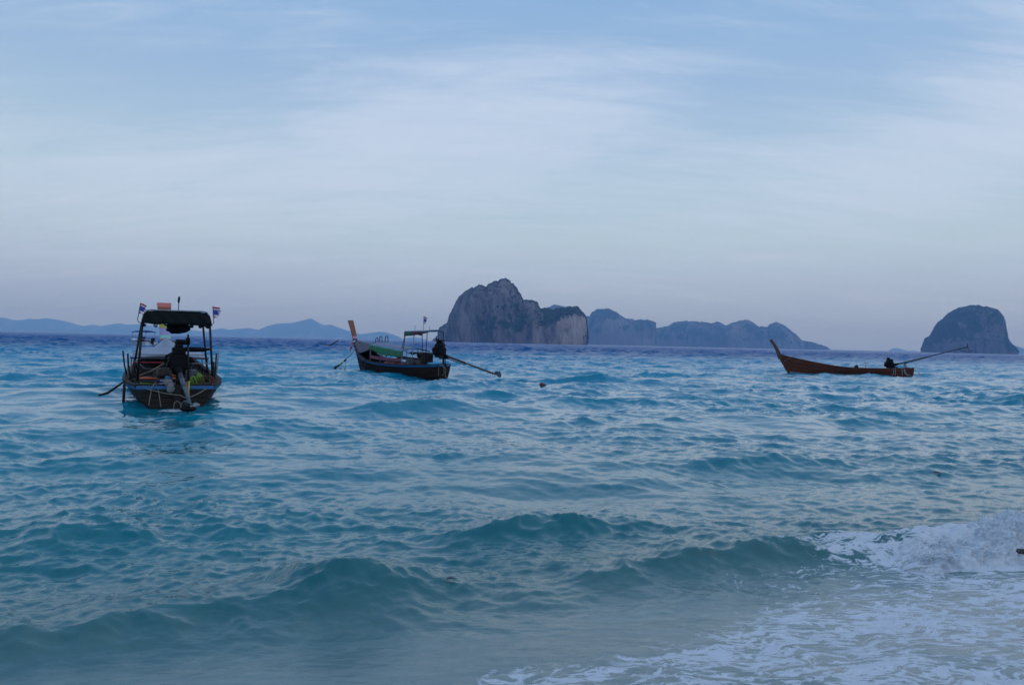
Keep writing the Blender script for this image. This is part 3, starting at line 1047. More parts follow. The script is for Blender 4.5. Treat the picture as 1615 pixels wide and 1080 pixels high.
def build_islands():
    lime = rock_material('limestone', (0.040, 0.033, 0.033), (0.19, 0.155, 0.142), (0.54, 0.42, 0.36), (0.012, 0.034, 0.014), (0.034, 0.062, 0.026), 0.07)
    forest = rock_material('forested_rock', (0.05, 0.045, 0.045), (0.10, 0.09, 0.085), (0.30, 0.24, 0.23), (0.018, 0.035, 0.022), (0.032, 0.055, 0.030), 0.05)

    def veg_main(v, px, rel):
        v = 0.8 * v + 0.02
        v = v + 0.40 * np.exp(-((px - 800) / 40) ** 2 - ((rel - 0.22) / 0.22) ** 2)
        v = v + 0.25 * np.exp(-((px - 762) / 18) ** 2 - ((rel - 0.30) / 0.35) ** 2)
        v = v + 0.55 * np.exp(-((px - 868) / 16) ** 2) * sstep(0.18, 0.4, rel)
        v = v + 0.5 * np.exp(-((px - 895) / 22) ** 2) * sstep(0.40, 0.52, rel)
        v = v + 0.55 * np.exp(-((px - 912) / 10) ** 2 - ((rel - 0.07) / 0.07) ** 2)
        v = v - 0.7 * np.exp(-(((px - 900 - (rel - .25) * 40) / 21) ** 2)) * sstep(0.50, 0.34, rel) * sstep(0.03, 0.10, rel)
        v = v - 0.35 * np.exp(-((px - 722) / 18) ** 2)
        return v

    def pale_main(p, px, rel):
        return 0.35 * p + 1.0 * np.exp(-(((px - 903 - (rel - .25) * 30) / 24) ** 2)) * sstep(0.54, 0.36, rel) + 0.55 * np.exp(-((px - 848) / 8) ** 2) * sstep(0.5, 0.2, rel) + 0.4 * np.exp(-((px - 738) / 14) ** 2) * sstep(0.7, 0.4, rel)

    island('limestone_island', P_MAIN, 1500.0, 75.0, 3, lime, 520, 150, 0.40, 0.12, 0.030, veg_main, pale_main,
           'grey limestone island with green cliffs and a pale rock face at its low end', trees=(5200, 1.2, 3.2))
    island('sea_rock', P_ROCK, 1500.0, 4.0, 9, lime, 30, 20, 0.5, 0.1, 0.05, label='small dark rock beside the grey limestone island')
    island('domed_island', P_STACK, 2500.0, 95.0, 21, forest, 220, 80, 0.42, 0.12, 0.026, lambda v, px, r: v + 0.22, lambda p, px, r: 0.6 * p + 0.5 * np.exp(-((px - 1583) / 5) ** 2) * sstep(0.2, 0.05, r),
           label='steep domed island behind the brown longtail boat', trees=(3200, 2.0, 4.2))
    island('ridge_island', P_RIDGE_A, 3900.0, 160.0, 33, forest, 170, 64, 0.42, 0.08, 0.020, lambda v, px, r: v + 0.2, lambda p, px, r: p + 0.6 * np.exp(-((px - 1015) / 18) ** 2) * sstep(0.4, 0.1, r),
           label='blue cliffed island emerging from behind the grey limestone island', trees=(1600, 3.5, 6.5))
    island('ridge_island', P_RIDGE_B, 4300.0, 190.0, 41, forest, 230, 64, 0.45, 0.08, 0.020, lambda v, px, r: v + 0.25, None,
           label='long blue humped island ending in a low point', trees=(2200, 3.5, 6.5))
    island('far_hills', P_FAR_LEFT, 11900.0, 600.0, 51, forest, 170, 40, 0.8, 0.03, 0.004, lambda v, px, r: v + 0.4, None,
           label='faint low blue hills on the horizon behind the roofed boat')
    island('peaked_island', P_CONE, 10600.0, 600.0, 57, forest, 170, 40, 0.85, 0.03, 0.004, lambda v, px, r: v + 0.4, None,
           label='pale blue island with a pointed summit on the horizon')
    island('low_island', P_LOW, 9800.0, 300.0, 63, forest, 80, 32, 0.85, 0.03, 0.004, lambda v, px, r: v + 0.4, None,
           label='low rounded blue island beyond the green canopied boat')
    island('low_island', P_LOW2, 10400.0, 160.0, 65, forest, 50, 28, 0.85, 0.03, 0.004, lambda v, px, r: v + 0.4, None,
           label='faint small hump of land just short of the limestone island')
    island('islet', P_ISLET, 11400.0, 190.0, 71, forest, 60, 30, 0.7, 0.03, 0.004, lambda v, px, r: v + 0.4, None,
           label='tiny faint islet on the horizon beside the domed island')
    island('far_headland', P_FAR_RIGHT, 9000.0, 280.0, 77, forest, 80, 30, 0.7, 0.03, 0.004, lambda v, px, r: v + 0.4, None,
           label='faint headland showing past the foot of the domed island')


build_islands()


# ------------------------------------------------------------------ boat frames (origin = foot of the transom at the waterline, +x to the bow, +y to port)
class Frame:
    def __init__(self, ox, oy, ax, ay, z=0.0):
        n = math.hypot(ax, ay)
        self.o = (ox, oy)
        self.a = (ax / n, ay / n)
        self.z = z
        self.rz = math.atan2(ay, ax)

    def w(self, x, y, z):
        return Vector((self.o[0] + self.a[0] * x - self.a[1] * y, self.o[1] + self.a[1] * x + self.a[0] * y, self.z + z))


FA = Frame(-7.62, 18.1, -0.421, 0.907)
FB = Frame(-2.95, 35.0, -0.62, 0.785)
FC = Frame(25.75, 51.5, -1.0, 0.02)
FS = Frame(-46.6, 103.0, -0.80, 0.60)

# stations: x, gunwale height, half beam at gunwale, keel depth, flare exponent
ST_A = [(0.0, 0.44, 0.80, -0.22, 0.30), (0.5, 0.45, 0.95, -0.26, 0.32), (1.3, 0.48, 1.06, -0.30, 0.36), (2.8, 0.52, 1.10, -0.34, 0.40), (4.6, 0.58, 1.05, -0.36, 0.46),
        (6.2, 0.72, 0.90, -0.34, 0.55), (7.4, 0.93, 0.64, -0.28, 0.66), (8.2, 1.16, 0.38, -0.06, 0.8), (8.65, 1.31, 0.2, 0.62, 0.95), (8.98, 1.42, 0.07, 1.22, 1.0)]
ST_B = [(0.0, 0.56, 0.30, -0.15, 0.36), (0.5, 0.53, 0.54, -0.22, 0.38), (1.4, 0.48, 0.70, -0.30, 0.40), (2.8, 0.45, 0.83, -0.34, 0.42), (4.2, 0.47, 0.86, -0.36, 0.46),
        (5.6, 0.55, 0.80, -0.34, 0.52), (6.7, 0.74, 0.60, -0.26, 0.62), (7.65, 1.07, 0.34, -0.06, 0.8), (8.05, 1.25, 0.20, 0.62, 0.95), (8.38, 1.41, 0.07, 1.2, 1.0)]
ST_C = [(-0.12, 0.52, 0.30, -0.05, 0.40), (0.5, 0.47, 0.42, -0.20, 0.40), (2.2, 0.43, 0.56, -0.28, 0.42), (4.0, 0.46, 0.60, -0.30, 0.46), (5.2, 0.58, 0.55, -0.28, 0.52), (6.4, 0.78, 0.42, -0.22, 0.62),
        (7.3, 0.96, 0.27, -0.16, 0.75), (7.72, 1.05, 0.19, -0.04, 0.85), (8.1, 1.13, 0.11, 0.55, 1.0), (8.38, 1.20, 0.045, 1.02, 1.0)]


def stations(st, n):
    st = np.array(st)
    xs = np.linspace(st[0, 0], st[-1, 0], n)
    cols = []
    for c in range(1, 5):
        # Catmull-Rom through the stations
        y = st[:, c]
        x = st[:, 0]
        m = np.gradient(y, x)
        k = np.clip(np.searchsorted(x, xs, side='right') - 1, 0, len(x) - 2)
        hh = x[k + 1] - x[k]
        u = (xs - x[k]) / hh
        cols.append((2 * u ** 3 - 3 * u ** 2 + 1) * y[k] + (u ** 3 - 2 * u ** 2 + u) * hh * m[k] + (-2 * u ** 3 + 3 * u ** 2) * y[k + 1] + (u ** 3 - u ** 2) * hh * m[k + 1])
    return xs, cols


def gunwale(st, x):
    xs, (zg, bg, zk, ex) = stations(st, 120)
    return float(np.interp(x, xs, zg)), float(np.interp(x, xs, bg))


for F_, S_ in ((FA, ST_A), (FB, ST_B), (FC, ST_C)):
    xs_, (zg_, bg_, zk_, ex_) = stations(S_, 60)
    yw = bg_ * np.clip((0.05 - zk_) / (zg_ - zk_), 0, 1) ** ex_ - 0.10
    HULLS.append((F_.o, F_.a, np.append(xs_ + 0.05, 20.0), np.append(yw, -1)))
HULLS.append((FS.o, FS.a, np.array([0.1, 3.2, 4.6]), np.array([0.75, 0.7, -0.1])))

build_sea()
build_breaker()

# ------------------------------------------------------------------ materials for the boats
M_HULL_A = mat('weathered_dark_planking', (0.024, 0.014, 0.009), 0.7, 0.45, 1.4, stretch=(0.6, 3, 7), bump=0.4, dirt=(0.045, 0.045, 0.042), dirt_amt=0.35, spec=0.3)
M_HULL_B = mat('brown_planking', (0.032, 0.014, 0.006), 0.75, 0.45, 1.4, stretch=(0.6, 3, 7), bump=0.4, dirt=(0.03, 0.020, 0.014), dirt_amt=0.35, spec=0.15)
M_HULL_C = mat('red_brown_planking', (0.13, 0.029, 0.008), 0.6, 0.40, 1.2, stretch=(0.5, 3, 9), bump=0.4, dirt=(0.07, 0.022, 0.010), dirt_amt=0.6, spec=0.25)
M_WOOD = mat('bare_brown_wood', (0.065, 0.045, 0.030), 0.7, 0.35, 2.5, stretch=(1, 4, 4), bump=0.3)
M_WOODD = mat('dark_worn_wood', (0.022, 0.013, 0.009), 0.75, 0.4, 2.5, stretch=(1, 4, 4), bump=0.3, spec=0.3)
M_PROW = mat('varnished_prow_wood', (0.24, 0.070, 0.020), 0.45, 0.30, 3.0, stretch=(6, 6, 0.8), bump=0.2)
M_DECK = mat('grey_mauve_deck_paint', (0.085, 0.070, 0.098), 0.6, 0.2, 2.0, bump=0.2, dirt=(0.08, 0.07, 0.075))
M_DECKL = mat('pale_grey_deck_paint', (0.24, 0.27, 0.36), 0.55, 0.15, 2.0, bump=0.2, dirt=(0.16, 0.16, 0.19))
M_BLUE = mat('blue_trim_paint', (0.025, 0.14, 0.32), 0.5, 0.2, 3.0, bump=0.1, dirt=(0.03, 0.08, 0.14), dirt_amt=0.4)
M_INNER = mat('inner_hull_paint', (0.13, 0.135, 0.15), 0.7, 0.25, 3.0, bump=0.2, dirt=(0.06, 0.05, 0.045), dirt_amt=0.6)
M_BLACK = mat('black_tarpaulin', (0.004, 0.008, 0.008), 0.6, 0.4, 4.0, bump=0.3, spec=0.2)
M_ENG = mat('oily_black_iron', (0.006, 0.0055, 0.0055), 0.5, 0.5, 9.0, bump=0.3, dirt=(0.022, 0.011, 0.007), dirt_amt=0.4, spec=0.1)
M_STEEL = mat('grey_steel', (0.22, 0.23, 0.25), 0.4, 0.25, 8.0, metal=0.6, bump=0.1)
M_DSTEEL = mat('worn_steel_tube', (0.10, 0.11, 0.14), 0.45, 0.3, 8.0, metal=0.4, bump=0.1)
M_PIPE = mat('dark_painted_pipe', (0.008, 0.009, 0.010), 0.5, 0.3, 8.0, bump=0.1, spec=0.3)
M_WPIPE = mat('pale_painted_post', (0.28, 0.28, 0.31), 0.5, 0.15, 6.0, bump=0.1, dirt=(0.2, 0.17, 0.14), dirt_amt=0.4)
M_SHAFT = mat('rust_red_shaft_tube', (0.055, 0.024, 0.022), 0.55, 0.35, 6.0, bump=0.2)
M_ROPE = mat('tan_rope', (0.26, 0.21, 0.15), 0.9, 0.25, 30.0, bump=0.5)
M_ROPEW = mat('pale_rope', (0.42, 0.40, 0.42), 0.9, 0.2, 30.0, bump=0.5)
M_ROPED = mat('dark_wet_rope', (0.02, 0.022, 0.02), 0.8, 0.3, 30.0, bump=0.5)
M_ORANGE = mat('faded_orange_cloth', (0.62, 0.14, 0.05), 0.75, 0.15, 8.0, bump=0.2)
M_CORAL = mat('coral_paint', (0.62, 0.16, 0.13), 0.55, 0.1, 4.0, bump=0.05)
M_PINK = mat('pink_paint', (0.60, 0.22, 0.27), 0.6, 0.1, 4.0, bump=0.05)
M_LAV = mat('lavender_paint', (0.38, 0.30, 0.50), 0.6, 0.1, 4.0, bump=0.05)
M_AQUA = mat('aqua_paint', (0.14, 0.42, 0.50), 0.6, 0.1, 4.0, bump=0.05)
M_MINT = mat('mint_paint', (0.28, 0.58, 0.50), 0.6, 0.1, 4.0, bump=0.05)
M_YEL = mat('yellow_paint', (0.42, 0.34, 0.04), 0.6, 0.1, 4.0, bump=0.05)
M_SKYB = mat('bright_blue_paint', (0.04, 0.22, 0.48), 0.6, 0.1, 4.0, bump=0.05)
M_NEON = mat('yellow_green_vest_cloth', (0.17, 0.32, 0.035), 0.8, 0.15, 10.0, bump=0.3)
M_LAVC = mat('mauve_cloth', (0.30, 0.22, 0.38), 0.85, 0.2, 10.0, bump=0.3)
M_GREYC = mat('grey_cloth', (0.24, 0.24, 0.30), 0.85, 0.2, 10.0, bump=0.3)
M_NAVY = mat('navy_cloth', (0.012, 0.014, 0.035), 0.85, 0.3, 10.0, bump=0.3)
M_SACK = mat('dirty_white_sack', (0.24, 0.225, 0.225), 0.9, 0.3, 9.0, bump=0.5, dirt=(0.2, 0.18, 0.15))
M_GREEN = mat('green_tarpaulin', (0.006, 0.15, 0.050), 0.6, 0.25, 5.0, bump=0.3)
M_GREEND = mat('dark_green_tarpaulin', (0.008, 0.075, 0.040), 0.6, 0.25, 5.0, bump=0.3)
M_REDT = mat('dark_red_tarpaulin', (0.085, 0.012, 0.022), 0.6, 0.25, 5.0, bump=0.3)
M_MAROON = mat('dull_red_board_paint', (0.20, 0.035, 0.065), 0.6, 0.2, 3.0, bump=0.2)
M_AQT = mat('aqua_tarpaulin', (0.075, 0.20, 0.24), 0.6, 0.15, 4.0, bump=0.2)
M_LVT = mat('mauve_tarpaulin', (0.24, 0.15, 0.30), 0.6, 0.15, 4.0, bump=0.2)
M_PALET = mat('pale_grey_tarpaulin', (0.40, 0.42, 0.48), 0.6, 0.15, 4.0, bump=0.2)
M_RUB = mat('black_rubber', (0.010, 0.011, 0.013), 0.7, 0.3, 12.0, bump=0.3)
M_FRED = mat('flag_red_cloth', (0.50, 0.035, 0.045), 0.8, 0.1, 8.0, bump=0.1)
M_FWHT = mat('flag_white_cloth', (0.62, 0.62, 0.68), 0.8, 0.1, 8.0, bump=0.1)
M_FBLU = mat('flag_blue_cloth', (0.085, 0.075, 0.36), 0.8, 0.1, 8.0, bump=0.1)
M_WHITE = mat('white_gelcoat', (0.62, 0.64, 0.68), 0.35, 0.08, 3.0, bump=0.03)
M_BIM = mat('blue_canvas', (0.016, 0.055, 0.26), 0.75, 0.2, 5.0, bump=0.2)
M_SILT = mat('pale_waterline_growth', (0.20, 0.20, 0.19), 0.8, 0.3, 4.0, bump=0.3)
M_LEAF = mat('purple_brown_leaf', (0.045, 0.030, 0.075), 0.6, 0.2, 20.0, bump=0.2)
M_DRIFT = mat('wet_dark_driftwood', (0.022, 0.016, 0.013), 0.5, 0.4, 8.0, bump=0.5)
M_BUOY = mat('dull_red_float', (0.16, 0.018, 0.012), 0.5, 0.2, 12.0, bump=0.1)


# ------------------------------------------------------------------ hull builder
def build_hull(root, st, m_out, m_in, m_rail, rail_h=0.055, strakes=6, n=56, nv=19, floor=0.10, transom=True):
    xs, (zg, bg, zk, ex) = stations(st, n)
    for side in (0,):
        mb = MB()
        rows = []
        for i in range(n):
            row = []
            for j in range(-nv, nv + 1):
                v = abs(j) / nv
                ke = v * strakes
                lap = 0.014 * (1 - (ke - math.floor(ke))) if 0 < v < 1 else 0.0     # lapped strakes
                y = max(0.0, bg[i] * (v ** ex[i]) + lap * min(1, bg[i] * 4))
                row.append((xs[i], math.copysign(y, j) if j else 0.0, zk[i] + (zg[i] - zk[i]) * v))
            rows.append(row)
        mb.sheet(rows, m_out, smooth=False)
        inner = []
        th = 0.045
        for i in range(n):
            row = []
            for j in range(-nv, nv + 1):
                v = abs(j) / nv
                b = max(0.004, bg[i] - th)
                z = zk[i] + 0.05 + (zg[i] - zk[i] - 0.05) * v
                y = b * (v ** ex[i])
                zf = max(z, floor) if xs[i] < st[-1][0] - 0.8 else z
                row.append((xs[i] + (0.05 if i == 0 else 0), math.copysign(y, j) if j else 0.0, zf))
            inner.append(list(reversed(row)))
        mb.sheet(inner, m_in, smooth=False)
        if transom:
            r = rows[0]
            k = len(mb.v)
            mb.add([(p[0] - 0.03, p[1], p[2]) for p in r], [tuple(reversed(range(len(r))))], m_out)
            mb.add([(p[0] - 0.03, p[1], p[2]) for p in r] + r, [(a, a + 1, len(r) + a + 1, len(r) + a) for a in range(len(r) - 1)], m_out)
            r2 = [(0.05 + st[0][0], p[1] * 0.96, max(p[2], floor)) for p in r]
            mb.add(r2, [tuple(range(len(r2)))], m_in)
        hull = mb.build('hull', root)
    for sgn in (1, -1):
        # plank on top of the side
        g = MB()
        top, cap = [], []
        for i in range(n):
            y0, y1 = max(0, bg[i] - 0.085), bg[i] + 0.035
            top.append([(xs[i], sgn * y0, zg[i] + 0.004), (xs[i], sgn * y0, zg[i] + 0.034), (xs[i], sgn * y1, zg[i] + 0.034), (xs[i], sgn * y1, zg[i] - 0.006)])
        g.sheet(top if sgn < 0 else [list(reversed(r)) for r in top], m_in if m_rail is None else M_WOODD, smooth=False)
        g.build('gunwale', root)
        if m_rail is not None:
            b = MB()
            path = []
            for i in range(n):
                v1, v0 = 0.985, 0.985 - rail_h / (zg[i] - zk[i])
                z1, z0 = zk[i] + (zg[i] - zk[i]) * v1, zk[i] + (zg[i] - zk[i]) * v0
                ya, yb = bg[i] * v0 ** ex[i] + 0.03, bg[i] + 0.032
                path.append([(xs[i], sgn * (ya - 0.03), z0 - 0.006), (xs[i], sgn * (ya + 0.012), z0), (xs[i], sgn * (yb + 0.018), z1), (xs[i], sgn * (yb - 0.03), z1 + 0.004)])
            b.sheet(path if sgn > 0 else [list(reversed(r)) for r in path], m_rail, smooth=False)
            b.build('rub_rail', root)
    if transom and m_rail is not None:
        b = MB()
        b.box((st[0][0] - 0.05, 0, st[0][1] - 0.035), (0.05, st[0][2] * 2 + 0.04, rail_h + 0.01), m_rail, bev=0.012)
        b.build('transom_rail', root)
        b = MB()
        b.box((st[0][0] + 0.03, 0, st[0][1] + 0.02), (0.16, st[0][2] * 2 - 0.16, 0.035), M_WOODD, bev=0.01)
        b.build('transom_cap', root)
    return hull


def thwart(root, st, x, z, w, m, t=0.035, frac=0.9):
    zg, bg = gunwale(st, x)
    mb = MB()
    mb.box((x, 0, z), (w, 2 * bg * frac, t), m, bev=0.008)
    return mb.build('bench', root)


def flag(root, base, pole, size, seed, torn=0.3, away=(0, 1, 0), droop=0.5):
    """striped flag on a bent wire staff; base and pole are points in the boat's frame"""
    p = MB()
    p.tube(pole, 0.009, M_PIPE, 6)
    po = p.build('flag_pole', root)
    f = MB()
    nr, nc = 15, 14
    top = Vector(pole[-1])
    dn = (Vector(pole[-2]) - top).normalized()
    a = Vector(away).normalized()
    side = a.cross(Vector((0, 0, 1)))
    rnd = random.Random(seed)
    cut = [1.0 - torn * rnd.random() * (0.4 + i / nr) for i in range(nr)]
    P = []
    for i in range(nr):
        row = []
        for j in range(nc):
            u, v = j / (nc - 1), i / (nr - 1)
            u *= cut[i]
            q = top + dn * (0.01 + v * size[1]) + a * (u * size[0] * (1 - 0.25 * droop * v)) + Vector((0, 0, -1)) * (droop * u * u * size[0] * 0.5)
            q += side * (0.035 * math.sin(u * 7 + v * 2.2 + seed) * u)
            row.append(q)
        P.append(row)
    order = [M_FRED, M_FRED, M_FWHT, M_FWHT, M_FBLU, M_FBLU, M_FBLU, M_FBLU, M_FBLU, M_FBLU, M_FWHT, M_FWHT, M_FRED, M_FRED]

    def mr(i, j):
        if i > 9 and j > nc * (0.62 - 0.5 * torn) and (i + j + seed) % 3:
            return None
        return order[min(i, 13)]
    f.sheet(P, M_FRED, 0.0, True, mr)
    f.build('flag', po)
    return po


def rope(pts, r, m, sag=0.0, n=14):
    P = [Vector(p) for p in pts]
    out = []
    for k in range(len(P) - 1):
        for i in range(n):
            u = i / n
            q = P[k].lerp(P[k + 1], u)
            q.z -= sag * 4 * u * (1 - u)
            out.append(q)
    out.append(P[-1])
    mb = MB()
    mb.tube(out, r, m, 6)
    return mb


def prow(root, st, tip, bands, m_wood, w_base, w_top, thick, bend=0.25, x_drop=0.9):
    """tall stem plank: rises from the bow, leaning forward, widening to its head; bands = [(u0, u1, material)] painted collars"""
    xb, zb = st[-1][0] - 0.05, st[-1][1] - 0.25
    n = 34
    C = []
    for i in range(n):
        u = i / (n - 1)
        x = xb + (tip[0] - xb) * (u ** 0.9) - bend * math.sin(math.pi * u) * 0.35
        z = zb + (tip[2] - zb) * u
        C.append((x, tip[1] * u, z))

    def section(u, grow=0.0):
        k = u * (n - 1)
        i = min(int(k), n - 2)
        f = k - i
        x, y, z = [C[i][q] * (1 - f) + C[i + 1][q] * f for q in range(3)]
        w = w_base + (w_top - w_base) * (u ** 1.3) + grow
        t = thick * (1.0 - 0.45 * u) + grow
        tx, tz = C[i + 1][0] - C[i][0], C[i + 1][2] - C[i][2]
        l = math.hypot(tx, tz)
        nx, nz = tz / l, -tx / l
        pts = []
        for (a, b) in ((-1, -0.8), (-1, 0.8), (-0.8, 1), (0.8, 1), (1, 0.8), (1, -0.8), (0.8, -1), (-0.8, -1)):
            pts.append((x + nx * a * t / 2, y + b * w / 2, z + nz * a * t / 2))
        return pts

    def loft(us, m, grow, name):
        mb = MB()
        vs, fs = [], []
        for u in us:
            vs += section(u, grow)
        for i in range(len(us) - 1):
            for k in range(8):
                k2 = (k + 1) % 8
                fs.append((i * 8 + k, i * 8 + k2, i * 8 + 8 + k2, i * 8 + 8 + k))
        fs.append(tuple(reversed(range(8))))
        fs.append(tuple(range((len(us) - 1) * 8, len(us) * 8)))
        mb.add(vs, fs, m)
        return mb, name
    mb, _ = loft([i / (n - 1) for i in range(n)], m_wood, 0.0, 'prow')
    po = mb.build('prow', root)
    for (u0, u1, m) in bands:
        b, _ = loft([u0 + (u1 - u0) * i / 4 for i in range(5)], m, 0.006, 'band')
        b.build('painted_band', po)
    return po


def stem_timber(root, st, m, w=0.07):
    """heavy timber that follows the cutwater from the waterline up to the prow"""
    xs, (zg, bg, zk, ex) = stations(st, 80)
    k = xs > st[-1][0] - 2.2
    pts = [(x + 0.01, 0, z) for x, z in zip(xs[k], zk[k])]
    pts.append((st[-1][0] + 0.02, 0, st[-1][1]))
    mb = MB()
    mb.tube(pts, w, m, 8)
    return mb.build('stem', root)


def longtail_engine(root, pivot, body, shaft, m_shaft, seed, swing_y=0.0, scale=1.0):
    """car engine on a swivel post: block, head, radiator, filter, pulley, handle, long propeller shaft"""
    e = MB()
    px, py, pz = body
    s = scale
    e.box((px, py, pz), (0.52 * s, 0.36 * s, 0.34 * s), M_ENG, bev=0.04)
    e.box((px - 0.02 * s, py, pz + 0.23 * s), (0.44 * s, 0.26 * s, 0.16 * s), M_ENG, bev=0.03)
    e.box((px - 0.02 * s, py, pz + 0.335 * s), (0.38 * s, 0.16 * s, 0.07 * s), M_ENG, bev=0.02)
    e.box((px, py, pz - 0.21 * s), (0.40 * s, 0.24 * s, 0.12 * s), M_ENG, bev=0.03)
    for k in range(4):
        e.tube([(px - 0.17 * s + k * 0.10 * s, py + 0.13 * s, pz + 0.18 * s), (px - 0.17 * s + k * 0.10 * s, py + 0.24 * s, pz + 0.12 * s), (px - 0.17 * s + k * 0.10 * s, py + 0.27 * s, pz - 0.02 * s)], 0.022 * s, M_ENG, 6)
        e.tube([(px - 0.17 * s + k * 0.10 * s, py - 0.10 * s, pz + 0.25 * s), (px - 0.17 * s + k * 0.10 * s, py - 0.21 * s, pz + 0.27 * s)], 0.02 * s, M_ENG, 6)
    blk = e.build('engine', root)
    f = MB()
    f.tube([(px + 0.05 * s, py - 0.05 * s, pz + 0.36 * s), (px + 0.05 * s, py - 0.05 * s, pz + 0.40 * s), (px + 0.05 * s, py - 0.05 * s, pz + 0.47 * s)], [0.10 * s, 0.13 * s, 0.11 * s], M_ENG, 14)
    f.build('air_filter', blk)
    f = MB()
    f.tube([(px + 0.27 * s, py, pz - 0.06 * s), (px + 0.32 * s, py, pz - 0.06 * s)], 0.13 * s, M_ENG, 16)
    f.tube([(px + 0.27 * s, py + 0.08 * s, pz + 0.16 * s), (px + 0.32 * s, py + 0.08 * s, pz + 0.16 * s)], 0.06 * s, M_STEEL, 12)
    f.torus((px + 0.30 * s, py + 0.03 * s, pz + 0.05 * s), 0.15 * s, 0.012 * s, M_RUB, rot=(0, R(90), 0))
    f.build('pulley', blk)
    f = MB()
    f.tube([(px - 0.1 * s, py + 0.20 * s, pz - 0.06 * s), (px + 0.05 * s, py + 0.26 * s, pz - 0.07 * s)], 0.06 * s, M_ENG, 10)
    f.build('alternator', blk)
    f = MB()
    f.tube([(px + 0.10 * s, py - 0.22 * s, pz + 0.05 * s), (px - 0.10 * s, py - 0.22 * s, pz + 0.05 * s)], 0.065 * s, M_ENG, 10)
    f.build('starter_motor', blk)
    # swivel post under the engine
    f = MB()
    f.tube([(pivot[0], pivot[1], pivot[2]), (pivot[0], pivot[1], pz - 0.26 * s)], 0.045 * s, M_PIPE, 10)
    f.box((pivot[0], pivot[1], pivot[2] + 0.015), (0.22 * s, 0.22 * s, 0.03), M_PIPE, bev=0.006)
    f.box((pivot[0], pivot[1] + 0.13 * s, pz - 0.24 * s), (0.30 * s, 0.02, 0.16 * s), M_PIPE)
    f.box((pivot[0], pivot[1] - 0.13 * s, pz - 0.24 * s), (0.30 * s, 0.02, 0.16 * s), M_PIPE)
    f.build('swivel_post', blk)
    # bell housing and long shaft
    a, b = Vector(shaft[0]), Vector(shaft[1])
    d = (b - a).normalized()
    f = MB()
    f.tube([a - d * 0.22, a - d * 0.05, a + d * 0.22], [0.12 * s, 0.095 * s, 0.05 * s], M_ENG, 12)
    f.tube([a + d * 0.2, a + d * 0.22 + (b - a) * 0.35], 0.045 * s, m_shaft, 10)
    f.tube([a + d * 0.2, b], 0.034 * s, m_shaft, 10)
    low = Vector((0, 0, -0.09 * s))
    f.tube([a + d * 0.25 + low, a + (b - a) * 0.42 + low * 0.9, a + (b - a) * 0.44], 0.018 * s, m_shaft, 8)
    sh = f.build('propeller_shaft', blk)
    f = MB()
    side = d.cross(Vector((0, 0, 1))).normalized()
    up = side.cross(d)
    for k in range(3):
        an = R(120 * k + 20 + seed * 13)
        ax = side * math.cos(an) + up * math.sin(an)
        tw = side * -math.sin(an) + up * math.cos(an)
        P = []
        for i in range(6):
            u = i / 5
            c = b + d * 0.03 + ax * (0.02 + 0.15 * s * u)
            wd = 0.06 * s * math.sin(math.pi * (0.15 + 0.8 * u))
            P.append([c - (tw * 0.8 + d * 0.6) * wd, c, c + (tw * 0.8 + d * 0.6) * wd])
        f.sheet(P, M_STEEL, 0.008)
    f.tube([b - d * 0.03, b + d * 0.07], [0.035 * s, 0.018 * s], M_STEEL, 10)
    f.build('propeller', sh)
    return blk, sh


